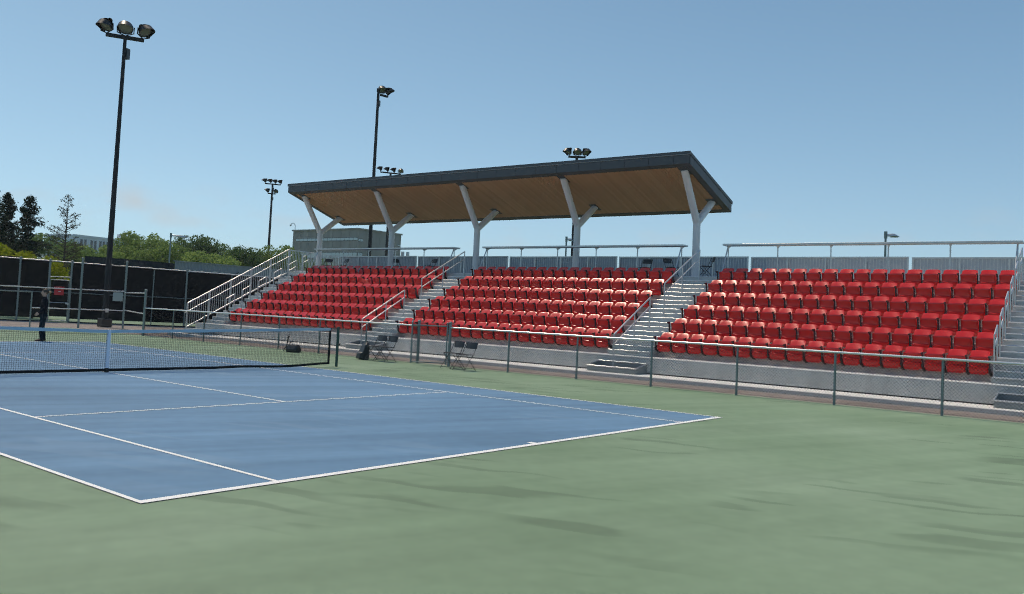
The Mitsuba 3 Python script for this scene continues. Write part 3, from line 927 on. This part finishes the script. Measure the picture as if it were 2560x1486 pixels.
# trousers (hips and legs), feet 0.1 apart, far leg slightly behind
Lh = m3.Manifold.batch_hull([ell((0.0, 0, 0.93), (0.115, 0.165, 0.10)), ell((-0.01, 0, 0.86), (0.12, 0.17, 0.08))])
legs = Lh
for sg, fx in ((1, 0.035), (-1, -0.045)):
    hip, knee, ank = (0.0, 0.085 * sg, 0.86), (0.025 + fx * 0.5, 0.088 * sg, 0.48), (fx - 0.02, 0.09 * sg, 0.085)
    legs = legs + bone(hip, 0.098, knee, 0.075) + bone(knee, 0.075, ank, 0.064)
part(pe, 'trousers', ply(flesh(legs), m_trouser, True), mp)
for sg, fx in ((1, 0.035), (-1, -0.045)):
    a = (fx - 0.02, 0.09 * sg, 0.05)
    sh = bone((fx - 0.055, 0.09 * sg, 0.04), 0.040, (fx + 0.09, 0.095 * sg, 0.034), 0.034) + bone((fx + 0.09, 0.095 * sg, 0.034), 0.034, (fx + 0.16, 0.10 * sg, 0.028), 0.026)
    sh = sh.trim_by_plane([0, 0, 1], 0.0)
    part(pe, 'shoe', ply(flesh(sh, 0.015, 4), m_shoe, True), mp)
tor = m3.Manifold.batch_hull([ell((0.0, 0, 0.93), (0.122, 0.172, 0.06)), ell((0.0, 0, 1.10), (0.115, 0.155, 0.08))]) + m3.Manifold.batch_hull([ell((0.0, 0, 1.10), (0.115, 0.155, 0.08)), ell((0.0, 0, 1.30), (0.122, 0.175, 0.09))]) \
    + m3.Manifold.batch_hull([ell((0.0, 0, 1.30), (0.122, 0.175, 0.09)), ell((-0.01, 0, 1.40), (0.085, 0.17, 0.055)), ell((-0.01, 0, 1.47), (0.055, 0.065, 0.03))])
hands = []
for sg, el, wr in ((1, (-0.01, 0.235, 1.13), (0.15, 0.215, 0.97)), (-1, (-0.075, -0.235, 1.13), (-0.10, -0.22, 0.89))):
    sho = (-0.01, 0.185 * sg, 1.39)
    tor = tor + bone(sho, 0.068, el, 0.052) + bone(el, 0.052, wr, 0.040)
    hands.append((sg, np.array(el), np.array(wr)))
part(pe, 'jacket', ply(flesh(tor), m_navy, True), mp)
part(pe, 'collar', ply(flesh(m3.Manifold.batch_hull([ell((-0.005, 0, 1.475), (0.068, 0.072, 0.022)), ell((-0.005, 0, 1.505), (0.060, 0.064, 0.012))]), 0.015, 4), m_navy, True), mp)
# head with face, neck, ears
hd = bone((-0.008, 0, 1.44), 0.054, (0.004, 0, 1.55), 0.052) + ell((0.0, 0, 1.655), (0.098, 0.076, 0.105)) + m3.Manifold.batch_hull([ell((0.045, 0, 1.62), (0.045, 0.056, 0.06)), ell((0.058, 0, 1.565), (0.030, 0.032, 0.026))])
hd = hd + m3.Manifold.batch_hull([sph(0.008, (0.098, 0, 1.655)), sph(0.014, (0.112, 0, 1.618)), sph(0.012, (0.09, 0.014, 1.615)), sph(0.012, (0.09, -0.014, 1.615))])
hd = hd + m3.Manifold.batch_hull([sph(0.008, (0.092, 0.018, 1.588)), sph(0.008, (0.092, -0.018, 1.588)), sph(0.008, (0.096, 0, 1.590))])
for sg in (-1, 1):
    hd = hd + ell((-0.012, 0.076 * sg, 1.635), (0.018, 0.010, 0.030)) - ell((0.100, 0.030 * sg, 1.662), (0.020, 0.020, 0.014))
part(pe, 'head', ply(flesh(hd, 0.010, 4), m_skin, True), mp)
for sg in (-1, 1):
    part(pe, 'eye', ply(trimesh.creation.icosphere(subdivisions=2, radius=0.011).apply_translation((0.081, 0.030 * sg, 1.662)), m_black, True), mp)
hair = (ell((-0.014, 0, 1.672), (0.104, 0.084, 0.106)) - ell((0.075, 0, 1.615), (0.078, 0.10, 0.080)) - ell((0.01, 0, 1.52), (0.12, 0.10, 0.075)))
part(pe, 'hair', ply(flesh(hair, 0.012, 4), m_hair, True), mp)
part(pe, 'hair_bun', ply(flesh(ell((-0.150, 0, 1.665), (0.046, 0.040, 0.042)) + bone((-0.10, 0, 1.67), 0.024, (-0.14, 0, 1.667), 0.028), 0.012, 6), mat('bun', pr((0.36, 0.25, 0.15), 0.6)), True), mp)
for sg, el, wr in hands:
    d = (wr - el) / np.linalg.norm(wr - el)
    side = np.array([0, 1.0, 0]); side = side - d * (side @ d); side /= np.linalg.norm(side)
    fw = np.cross(side, d)
    if fw[0] < 0: fw = -fw
    H = bone(wr - d * 0.03, 0.026, wr + d * 0.02, 0.024)
    pc = wr + d * 0.055
    H = H + m3.Manifold.batch_hull([sph(0.013, wr + d * 0.02 + fw * 0.020), sph(0.013, wr + d * 0.02 - fw * 0.020), sph(0.012, wr + d * 0.09 + fw * 0.032), sph(0.012, wr + d * 0.09 - fw * 0.032)])
    for i, Lf in enumerate((0.070, 0.080, 0.074, 0.058)):
        b0 = wr + d * 0.09 + fw * (0.030 - 0.020 * i)
        b1 = b0 + d * Lf * 0.5 - side * sg * 0.008
        b2 = b1 + d * Lf * 0.42 - side * sg * 0.024
        H = H + bone(b0, 0.0088, b1, 0.0082) + bone(b1, 0.0082, b2, 0.0072)
    t0_ = wr + d * 0.03 + fw * 0.028
    t1_ = t0_ + d * 0.03 + fw * 0.022 - side * sg * 0.01
    t2_ = t1_ + d * 0.030 + fw * 0.004 - side * sg * 0.008
    H = H + bone(t0_, 0.0115, t1_, 0.010) + bone(t1_, 0.010, t2_, 0.0085)
    part(pe, 'hand', ply(flesh(H, 0.006, 3), m_skin, True), mp)

# ------------------------------------------------------------------ sports light poles
def floodlight(r=0.38):
    prof = [(0.0, 0.52), (0.10, 0.52), (0.13, 0.48), (0.14, 0.38), (0.20, 0.34), (0.30, 0.22), (0.37, 0.08), (0.39, 0.0), (0.405, -0.01), (0.405, -0.04), (0.385, -0.04), (0.36, 0.06), (0.28, 0.20), (0.14, 0.30), (0.0, 0.32)]
    s = r / 0.405
    body = revolve([(a * s, b * s) for a, b in prof], 24)
    lens = revolve([(0.0, -0.02 * s), (0.25 * s, -0.015 * s), (0.385 * s, 0.0), (0.385 * s, 0.01 * s), (0.0, 0.0)], 24)
    # visor: half cylinder in front of the upper rim
    a = np.linspace(-0.95, np.pi + 0.95, 15)
    P = np.array([[(1.01 * r * math.cos(q), 1.01 * r * math.sin(q), z * (0.35 + 0.65 * max(0, math.sin(q)))) for z in np.linspace(0, -0.42 * r / 0.405, 4)] for q in a])
    visor = shell(P, 0.008)
    return body, lens, visor


_fb, _fl, _fv = floodlight()
d_fb, d_fl, d_fv = ply(_fb, m_lampmetal, 40), ply(_fl, m_glass, 40), ply(_fv, m_blackmetal, 40)


def aim(az, down):
    """lamp opening (local -z) towards azimuth az (deg from +y to +x) and down degrees below the horizon; local +y stays up"""
    a, e = math.radians(az), math.radians(down)
    out = np.array([math.sin(a) * math.cos(e), math.cos(a) * math.cos(e), -math.sin(e)])
    z = -out
    x = np.cross([0, 0, 1.0], z); x /= np.linalg.norm(x)
    y = np.cross(z, x)
    m = np.eye(4)
    m[:3, 0], m[:3, 1], m[:3, 2] = x, y, z
    return m


def light_pole(x, y, h, r0, r1, arms, label, sc=1.0, base=None):
    k = thing('light_pole', label, 'light pole', 'tall dark floodlight poles')
    part(k, 'pole', ply(tube((0, 0, 0), (0, 0, h), r0, 14, r1), m_pole, 40), tr(x, y, 0))
    if base:
        part(k, 'base', ply(cbox(-base, base, -base, base, 0, 0.42, 0.03), m_blackmetal), tr(x, y, 0))
        part(k, 'hand_hole', ply(box(-0.08, 0.08, -r0 - 0.02, -r0 + 0.05, 0.75, 0.95), m_galv), tr(x, y, 0))
    for z, az, offs, aims, downs in arms:
        a = math.radians(az)
        ux = np.array([math.sin(a), math.cos(a), 0])
        e0, e1 = min(offs) - 0.05, max(offs) + 0.05
        R = np.eye(4)
        R[:3, 0], R[:3, 1] = ux, [-ux[1], ux[0], 0]
        R[:3, 3] = (x, y, z)
        part(k, 'crossarm', ply(cbox(e0 * sc, e1 * sc, -0.09 * sc, 0.09 * sc, -0.09 * sc, 0.09 * sc, 0.01), m_pole), R)
        for o, la, dn in zip(offs, aims, downs):
            c = np.array([x, y, z + 0.60 * sc]) + ux * o * sc
            A = aim(la, dn)
            A[:3, :3] *= sc
            # the bowl's centre of mass sits over the crossarm
            off = A[:3, 2] * (-0.16)
            A[:3, 3] = c + off
            f = key(k + '__floodlight')
            scene[key(f + '__reflector')] = {**d_fb, 'to_world': M4(A)}
            scene[key(f + '__lens')] = {**d_fl, 'to_world': M4(A)}
            scene[key(f + '__visor')] = {**d_fv, 'to_world': M4(A)}
            xa = A[:3, 0] / sc
            b0 = np.array([x, y, z + 0.08 * sc]) + ux * o * sc
            yoke = path([c + xa * 0.42 * sc + off * 0.4, b0 + xa * 0.40 * sc + np.array([0, 0, 0.16 * sc]), b0, b0 - xa * 0.40 * sc + np.array([0, 0, 0.16 * sc]), c - xa * 0.42 * sc + off * 0.4], 0.028 * sc, 5)
            scene[key(f + '__yoke')] = ply(yoke, m_blackmetal, 50)
        part(k, 'ballast_box', ply(box(0.06, 0.30, -0.12, 0.12, -1.1, -0.55), m_fascia), tr(x, y, z, 0.4, sc))


x1, y1 = 12.25, 25.45
light_pole(x1, y1, 15.15, 0.16, 0.085, [(15.15, 115.5, [-0.88, 0.0, 0.86], [250, 215, 165], [52, 42, 40])], 'tall black floodlight pole with three lamps behind the far left corner of the court', base=0.27)
x2, y2 = polar(41.55, 80)
light_pole(x2, y2, zat(14.17, 80), 0.20, 0.12, [(zat(13.8, 80), 95, [0.3, 1.05], [200, 140], [40, 35])], 'tall dark floodlight pole rising behind the left part of the canopy', sc=1.0)
x4, y4 = polar(55.0, 80)
light_pole(x4, y4, zat(10.5, 80), 0.20, 0.13, [(zat(10.5, 80), 144, [-0.75, 0.05, 0.78], [290, 235, 190], [45, 42, 40])], 'dark floodlight pole with three lamps showing over the right half of the canopy', sc=1.0)
x5, y5 = polar(42.65, 135)
light_pole(x5, y5, zat(8.8, 135), 0.26, 0.16, [(zat(8.8, 135), 118, [-1.55, -0.5, 0.5, 1.5], [320, 325, 330, 215], [40, 40, 40, 40])], 'dark floodlight pole with four lamps in a row just above the canopy edge', sc=1.05)
x3, y3 = polar(35.15, 150)
light_pole(x3, y3, zat(7.5, 150), 0.26, 0.15, [(zat(7.5, 150), 118, [-1.2, -0.35, 0.45, 1.3], [300, 310, 320, 330], [40, 40, 40, 40]), (zat(6.89, 150), 118, [-0.65, 0.55], [290, 200], [35, 45])], 'dark floodlight pole with two tiers of lamps left of the canopy', sc=1.0)


def street_lamp(az, dist, el, head_az, label, L=0.85, r=0.07):
    x, y = polar(az, dist)
    h = zat(el, dist)
    k = thing('street_lamp', label, 'street lamp', 'slim street lamps beyond the stand')
    part(k, 'pole', ply(tube((0, 0, 0), (0, 0, h), r * 1.2, 10, r), m_fence, 40), tr(x, y, 0))
    m = tr(x, y, h - 0.25, math.radians(90 - head_az))
    hd = hull_pts([(0.05, -.12, 0), (0.05, .12, 0), (0.1, -.10, .14), (0.1, .10, .14), (L, -.10, -.05), (L, .10, -.05), (L * 0.7, -.2, -.04), (L * 0.7, .2, -.04), (L * 0.6, -.12, .16), (L * 0.6, .12, .16)], 2)
    part(k, 'lamp_head', ply(hd, m_galv, 40), m)
    part(k, 'lamp_lens', ply(box(L * 0.3, L * 0.85, -0.1, 0.1, -0.075, -0.045), m_glass), m)
    part(k, 'collar', ply(tube((0, 0, -0.15), (0, 0, 0.3), r * 1.5, 10), m_fence, 40), m)


street_lamp(29.28, 90, 3.9, 120, 'street lamp standing above the trees at the left, right of the tallest pole', L=1.7)
street_lamp(74.47, 60, 6.0, 160, 'street lamp rising behind the guardrail above the right seat block')
street_lamp(54.55, 75, 5.2, 140, 'small street lamp beside the dark pole behind the fourth canopy column', L=0.6)

# ------------------------------------------------------------------ concrete building behind
bk = thing('concrete_building', 'windowed grey concrete building behind the left end of the canopy', 'building')
pA, pB, pC = np.array(polar(36.62, 285)), np.array(polar(40.76, 262)), np.array(polar(43.56, 274))
HB = zat(5.05, 262)


def wall_frame(a, b):
    L = np.linalg.norm(b - a)
    ang = math.atan2(b[1] - a[1], b[0] - a[0])
    return tr(a[0], a[1], 0, ang), L


from shapely.geometry import Polygon
pD = pA + (pC - pB)
foot = Polygon([pA, pB, pC, pD])
part(bk, 'wall', ply(trimesh.creation.extrude_polygon(foot, HB, engine='earcut'), m_bldg))
fA, LA = wall_frame(pA, pB)
fB, LB = wall_frame(pB, pC)
cen = (pA + pB + pC + pD) / 4


def outward(f):
    o = f[:2, 1]
    return -1.0 if (f[:2, 3] - cen) @ o < 0 else 1.0


oA, oB = outward(fA), outward(fB)
# parapet coping and panel joints
part(bk, 'coping', ply(cat_([box(-0.3, LA + 0.3, min(oA * 0.02, oA * 0.35), max(oA * 0.02, oA * 0.35), HB - 0.25, HB + 0.15)]), m_bldg), fA)
part(bk, 'coping', ply(cat_([box(-0.3, LB + 0.3, min(oB * 0.02, oB * 0.35), max(oB * 0.02, oB * 0.35), HB - 0.25, HB + 0.15)]), m_bldg), fB)
for f, L, o in ((fA, LA, oA), (fB, LB, oB)):
    n = int(L / 3.6)
    for i in range(1, n):
        x = i * L / n
        part(bk, 'pilaster', ply(box(x - 0.10, x + 0.10, min(0, o * 0.10), max(0, o * 0.10), 0, HB - 0.3), m_bldg), f)


def band(f, L, o, x0, x1, z0, z1, n, mt=None):
    w = (x1 - x0) / n
    ya, yb = sorted((o * 0.12, o * 0.03))
    for i in range(n):
        kk = key(bk + '__window')
        scene[key(kk + '__frame')] = {**ply(cat_([box(x0 + i * w, x0 + i * w + 0.09, ya, yb + 0.0, z0, z1), box(x0 + i * w + 0.09, x0 + (i + 1) * w, ya, yb, z0, z0 + 0.14), box(x0 + i * w + 0.09, x0 + (i + 1) * w, ya, yb, z1 - 0.14, z1)]), m_mullion), 'to_world': M4(f)}
        ga, gb = sorted((o * 0.115, o * 0.105))
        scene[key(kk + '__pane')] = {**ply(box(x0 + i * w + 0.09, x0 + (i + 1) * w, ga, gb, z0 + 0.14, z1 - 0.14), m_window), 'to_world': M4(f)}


zb1, zb0 = zat(4.41, 262), zat(4.19, 262)
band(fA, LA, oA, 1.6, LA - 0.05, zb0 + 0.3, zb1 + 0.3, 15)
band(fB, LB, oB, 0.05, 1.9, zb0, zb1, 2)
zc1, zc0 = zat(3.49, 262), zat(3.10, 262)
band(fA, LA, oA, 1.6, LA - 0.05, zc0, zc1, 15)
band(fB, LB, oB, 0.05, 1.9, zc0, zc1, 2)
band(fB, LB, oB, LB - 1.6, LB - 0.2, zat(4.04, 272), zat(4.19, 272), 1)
cam_pole = thing('lamp_arm', 'thin curved lamp arm on the left roof corner of the concrete building', 'lamp')
a = pA + (pB - pA) / LA * 0.8
pts = [(a[0], a[1], HB + 0.1), (a[0], a[1], HB + 1.2)] + [(a[0] - (pB - pA)[0] / LA * (1.2 - 1.2 * math.cos(q)), a[1] - (pB - pA)[1] / LA * (1.2 - 1.2 * math.cos(q)), HB + 1.2 + 1.2 * math.sin(q)) for q in np.linspace(0.3, 2.7, 6)]
part(cam_pole, 'arm', ply(path(pts, 0.09, 5), m_fence, 50))
s_ = trimesh.creation.icosphere(subdivisions=2, radius=0.28); s_.apply_translation(pts[-1])
part(cam_pole, 'lamp_head', ply(s_, m_fence, 50))
for az, nm in ((43.72, 'left'), (44.05, 'right')):
    x, y = polar(az, 280)
    k = thing('roof_ventilator', f'pale rounded roof ventilator low beside the concrete building, {nm} one of two', 'ventilator')
    scene[k] = ply(tube((x, y, 0), (x, y, zat(3.69, 280)), 0.62, 14, 0.52), m_white, 40)

# ------------------------------------------------------------------ long white building far left
wb = thing('white_building', 'long pale building with dark upright windows showing above the trees at the left', 'building')
a, b = np.array(polar(23.9, 335)), np.array(polar(27.35, 352))
fW, LW = wall_frame(a, b)
HW = zat(3.42, 335)
dW = 14.0
part(wb, 'wall', ply(box(0, LW, 0, dW, 0, HW), m_white), fW)
part(wb, 'parapet', ply(box(-0.2, LW + 0.2, -0.25, -0.02, HW - 0.5, HW + 0.1), m_white), fW)
x = 1.5
for i in range(9):
    x += (1.5, 1.5, 2.6, 1.5, 2.1)[i % 5]
    
    k2 = key(wb + '__window')
    scene[key(k2 + '__pane')] = {**ply(box(x, x + 0.75, -0.06, -0.02, HW - 10.5, HW - 1.4), m_darkwin), 'to_world': M4(fW)}
    scene[key(k2 + '__frame')] = {**ply(cat_([box(x - 0.10, x, -0.09, -0.02, HW - 10.6, HW - 1.3), box(x + 0.75, x + 0.85, -0.09, -0.02, HW - 10.6, HW - 1.3)]), m_mullion), 'to_world': M4(fW)}
for xx in (LW - 5.2, LW - 3.0, LW - 1.2):
    part(wb, 'roof_stack', ply(tube((xx, 3, HW), (xx, 3, HW + 2.2), 0.85 if xx < LW - 2 else 0.3, 12), m_white, 40), fW)

# ------------------------------------------------------------------ hoardings behind the windscreen fence
k = thing('dark_wall', 'long dark boarded wall behind the windscreen fence at the left', 'wall')
a, b = np.array(polar(24.6, 70)), np.array(polar(29.6, 74))
fH, LH = wall_frame(a, b)
HH = zat(2.12, 73)
n = 14
for i in range(n):
    part(k, 'board', ply(box(i * LH / n + 0.01, (i + 1) * LH / n - 0.01, -0.03 - 0.006 * (i % 2), 0.03, 0.02, HH - 0.03 * abs(i - 7) / 7), m_darkwall), fH)
k = thing('metal_hoarding', 'long grey corrugated metal wall with pale posts left of the grandstand stairs', 'wall')
a, b = np.array(polar(29.62, 72)), np.array(polar(37.4, 79))
fH, LH = wall_frame(a, b)
HH = zat(2.2, 72)
xs = np.arange(0, LH, 0.075)
P = []
for i, x in enumerate(xs):
    o = (0.0, 0.0, 0.045, 0.045)[i % 4]
    P.append([(x, o, 0.02), (x, o, HH)])
part(k, 'corrugated_sheet', ply(shell(np.array(P), 0.004), m_hoard), fH)
part(k, 'top_cap', ply(box(-0.1, LH, -0.06, 0.09, HH + 0.002, HH + 0.07), m_hoard), fH)
for az in (30.42, 30.75, 31.15, 31.9, 32.35, 33.3):
    q = np.array(polar(az, 60.0))
    # post position along the wall: where the sight line meets it
    d0, d1 = q - CAM[:2], b - a
    A_ = np.array([[d0[0], -d1[0]], [d0[1], -d1[1]]])
    sol = np.linalg.solve(A_, a - CAM[:2])
    x = sol[1] * LH
    part(k, 'post', ply(box(x - 0.09, x + 0.09, -0.16, -0.07, 0, HH - 0.55), m_hpost), fH)
part(k, 'brace', ply(tube((3.0, -0.2, 1.8), (5.6, -0.2, HH - 0.5), 0.05, 6), m_darkwall, 50), fH)

# ------------------------------------------------------------------ trees
def leaf_quads(pts, size, nrm_jit=1.0, r=rng):
    n = len(pts)
    a = r.normal(size=(n, 3)); a /= np.linalg.norm(a, axis=1, keepdims=True)
    b = r.normal(size=(n, 3)); b -= a * (a * b).sum(1, keepdims=True); b /= np.linalg.norm(b, axis=1, keepdims=True)
    s = size * r.uniform(0.6, 1.3, (n, 1))
    v = np.stack([pts - a * s, pts + b * s * 0.55, pts + a * s, pts - b * s * 0.55], 1).reshape(-1, 3)
    i = np.arange(n) * 4
    f = np.vstack([np.c_[i, i + 1, i + 2], np.c_[i, i + 2, i + 3]])
    return trimesh.Trimesh(v, f, process=False)


def limb(p0, p1, r0, r1):
    mid = (np.asarray(p0) + np.asarray(p1)) / 2 + rng.normal(0, 0.05, 3) * np.linalg.norm(np.asarray(p1) - p0)
    return cat_([tube(p0, mid, r0, 6, (r0 + r1) / 2, caps=False), tube(mid, p1, (r0 + r1) / 2, 6, r1, caps=False)])


def deciduous(h, w, seed, nleaf=9500, leaf=0.150):
    r = np.random.default_rng(seed)
    wood = [tube((0, 0, 0), (0.1, 0.05, h * 0.45), 0.022 * h, 8, 0.014 * h), tube((0.1, 0.05, h * 0.45), (0.0, 0.1, h * 0.85), 0.014 * h, 6, 0.004 * h)]
    cl = []
    ncl = 36
    for i in range(ncl):
        z = h * r.uniform(0.30, 0.93)
        lim = w * 0.5 * math.sin(math.pi * min(1, max(0.08, (z / h - 0.16) / 0.86))) ** 0.75
        a, q = r.uniform(0, 2 * math.pi), lim * math.sqrt(r.uniform(0.12, 1.0))
        c = np.array([q * math.cos(a), q * math.sin(a), z])
        cr = r.uniform(0.065, 0.165) * h * 0.9
        cl.append((c, cr))
        if i % 2 == 0:
            wood.append(limb((0.05, 0.05, max(h * 0.2, z - 0.25 * h)), c, 0.007 * h, 0.0015 * h))
    pts = []
    tot = sum(cr ** 2 for _, cr in cl)
    for c, cr in cl:
        m = int(nleaf * cr ** 2 / tot)
        d = r.normal(size=(m, 3)); d /= np.linalg.norm(d, axis=1, keepdims=True)
        rad = cr * (r.uniform(0.25, 1.0, (m, 1)) ** 0.45)
        q = c + d * rad * np.array([1.15, 1.15, 0.82])
        q += 0.22 * cr * (meshkit.noise(q * 1.6, seed)[:, None] - 0.5) * d * 3
        pts.append(q)
    pts = np.vstack(pts)
    return cat_(wood), leaf_quads(pts, leaf * h / 9.0, r=r)


def spruce(h, w, seed, dense=True):
    r = np.random.default_rng(seed)
    waist = r.uniform(0.60, 0.72)
    wood = [tube((0, 0, 0), (0, 0, h * 0.99), 0.013 * h, 8, 0.002 * h)]
    pts, tips = [], []
    z = 0.10 * h
    while z < 0.985 * h:
        f = 1 - z / h
        base = w * 0.5 * (f ** 0.75 + 0.03)
        nb = int(r.integers(5, 8)) if dense else int(r.integers(3, 6))
        for b in range(nb):
            a = r.uniform(0, 2 * math.pi)
            L = base * (r.uniform(0.5, 1.05) + (0.35 if r.random() < 0.14 else 0)) * (0.55 if dense and waist < z / h < waist + 0.09 else 1.0)
            d = np.array([math.cos(a), math.sin(a), (-0.22 if dense else 0.30) + 0.35 * (1 - f) + r.normal(0, 0.1)])
            p0 = np.array([0, 0, z])
            e = p0 + d * L
            wood.append(tube(p0, e, 0.0035 * h * (0.4 + f), 4, 0.0008 * h, caps=False))
            m = int((84 if dense else 34) * (0.30 + L / (w * 0.5)))
            q = r.uniform(0.12 if dense else 0.35, 1.05, (m, 1)) ** (0.8 if dense else 0.5)
            side = np.cross(d, [0, 0, 1.0])
            side /= np.linalg.norm(side)
            pp = p0 + d * L * q + side * r.normal(0, 1, (m, 1)) * 0.16 * L * (1.15 - q) + r.normal(0, 0.009 * h if dense else 0.008 * h, (m, 3)) * np.array([1, 1, 0.9])
            pp[:, 2] -= np.abs(r.normal(0, 0.012 * h, m)) * dense
            pts.append(pp)
            if not dense:
                for _ in range(3):
                    q1 = r.uniform(0.4, 1.0)
                    s0 = p0 + d * L * q1
                    wood.append(tube(s0, s0 + side * r.normal(0, 0.18) * L + d * 0.12 * L + np.array([0, 0, r.normal(0.02, 0.05) * L]), 0.0012 * h, 3, 0.0005 * h, caps=False))
        z += h * (0.026 if dense else 0.026) * r.uniform(0.6, 1.4)
    pts = np.vstack(pts)
    return cat_(wood), leaf_quads(pts, (0.0095 if dense else 0.0062) * h, r=r)


def plant(name, cat, wood, leaves, lm, m, label, group):
    k = thing(name, label, cat, group)
    part(k, 'trunk', wood, m)
    part(k, 'crown', {**leaves, 'bsdf': {'type': 'ref', 'id': lm}}, m)


protos = []
for sd in (11, 12, 13, 14):
    w_, l_ = deciduous(9.0, 8.2, sd)
    protos.append((ply(w_, m_bark), ply(l_, m_leaf[0])))
GT = 'leafy trees in the row beyond the fences'
# azimuth, elevation of the top, distance, width factor, prototype, leaf colour, label
row = [(17.8, 3.3, 118, 1.2, 0, 3, 'dark leafy tree low behind the dense spruces at the left edge'),
       (20.6, 3.0, 120, 1.2, 1, 3, 'dark leafy tree filling the gap low between the two right dense spruces'),
       (22.65, 3.35, 112, 1.0, 2, 1, 'leafy tree between the dense spruces and the half-bare conifer'),
       (23.9, 2.75, 100, 1.1, 3, 1, 'low leafy tree just behind the half-bare conifer'),
       (25.3, 2.85, 106, 1.2, 0, 2, 'bright green tree in front of the white building, left of the tallest pole'),
       (26.35, 3.0, 118, 1.0, 1, 0, 'leafy tree just right of the tallest pole, in front of the white building'),
       (27.5, 3.9, 120, 0.95, 2, 0, 'tall leafy tree right of the white building'),
       (28.65, 3.5, 112, 0.9, 3, 0, 'leafy tree just left of the left street lamp'),
       (29.55, 3.45, 118, 0.75, 0, 1, 'narrow leafy tree just right of the left street lamp'),
       (30.8, 4.0, 122, 0.85, 1, 3, 'tallest darker tree midway above the grey metal wall'),
       (31.95, 3.5, 126, 0.7, 3, 1, 'leafy tree immediately right of the tallest darker tree'),
       (31.5, 2.95, 104, 1.25, 2, 2, 'broad bright green tree in front of the darker trees above the grey metal wall'),
       (33.0, 3.15, 118, 0.9, 0, 0, 'loose leafy tree above the right part of the grey metal wall'),
       (33.75, 3.5, 112, 0.75, 1, 3, 'dark narrow tree just left of the two-tier floodlight pole'),
       (34.65, 3.1, 120, 0.9, 2, 1, 'leafy tree behind the two-tier floodlight pole'),
       (35.9, 3.65, 116, 0.9, 3, 0, 'leafy tree right of the two-tier floodlight pole, beside the concrete building'),
       (37.0, 3.2, 122, 1.0, 0, 1, 'leafy tree low in front of the left corner of the concrete building'),
       (38.6, 3.02, 126, 0.6, 1, 1, 'small leafy tree showing through the guardrail below the concrete building')]
for i, (az, el, dist, wf_, pi, li, lab) in enumerate(row):
    x, y = polar(az, dist)
    h = zat(el, dist)
    s = h / 8.9
    m = tr(x, y, 0, i * 1.37, 1.0) @ np.diag([s * wf_, s * wf_, s, 1])
    plant('leafy_tree', 'tree', protos[pi][0], protos[pi][1], m_leaf[li], m, lab, GT)
for i, (az, el, dist, w, lab) in enumerate(((19.75, 5.9, 84, 5.2, 'dense dark spruce cut by the left edge of the picture'), (20.42, 5.62, 88, 5.2, 'middle one of the three dense dark spruces at the left'), (21.55, 5.62, 84, 6.0, 'rightmost of the three dense dark spruces, with a waist below its tip'))):
    h = zat(el, dist)
    w_, l_ = spruce(h, w, 30 + i)
    x, y = polar(az, dist)
    k = thing('spruce', lab, 'spruce', 'dense spruces at the left')
    part(k, 'trunk', ply(w_, m_bark), tr(x, y, 0))
    part(k, 'crown', ply(l_, m_spruce), tr(x, y, 0))
h = zat(5.72, 85)
w_, l_ = spruce(h, 5.0, 41, dense=False)
x, y = polar(23.5, 85)
k = thing('bare_conifer', 'half-bare brown conifer standing alone right of the dense spruces', 'conifer')
part(k, 'trunk', ply(w_, m_bark), tr(x, y, 0))
part(k, 'crown', ply(l_, m_dry), tr(x, y, 0))
bw, bl = deciduous(3.4, 3.2, 51, 3000, 0.20)
dbw, dbl = ply(bw, m_bark), ply(bl, m_yellow)
for i, (az, el, dist, s, lab) in enumerate(((22.05, 2.0, 60, 1.0, 'yellow-green bush above the windscreen fence below the spruces'), (22.75, 1.72, 58, 0.9, 'yellow-green bush seen over the walk-through gate'), (19.95, 2.45, 62, 1.1, 'yellow-green bush at the left edge of the picture'))):
    x, y = polar(az, dist)
    h = zat(el, dist)
    plant('bush', 'bush', dbw, dbl, m_yellow, tr(x, y, 0, i * 2.1) @ np.diag([s * h / 3.3, s * h / 3.3, h / 3.3, 1]), lab, 'yellow-green bushes behind the windscreen fence')

# ------------------------------------------------------------------ air
HAZE = 0.00025
scene['air'] = {'type': 'homogeneous', 'albedo': {'type': 'rgb', 'value': [0.93, 0.95, 0.97]}, 'sigma_t': HAZE}
scene['camera']['medium'] = {'type': 'ref', 'id': 'air'}
tag('haze', 'thin summer haze over the whole place', kind='stuff')
scene['haze'] = {'type': 'cube', 'to_world': T4().translate([0, 0, 16.0]).scale([441, 441, 17.2]), 'bsdf': {'type': 'null'}, 'interior': {'type': 'ref', 'id': 'air'}}
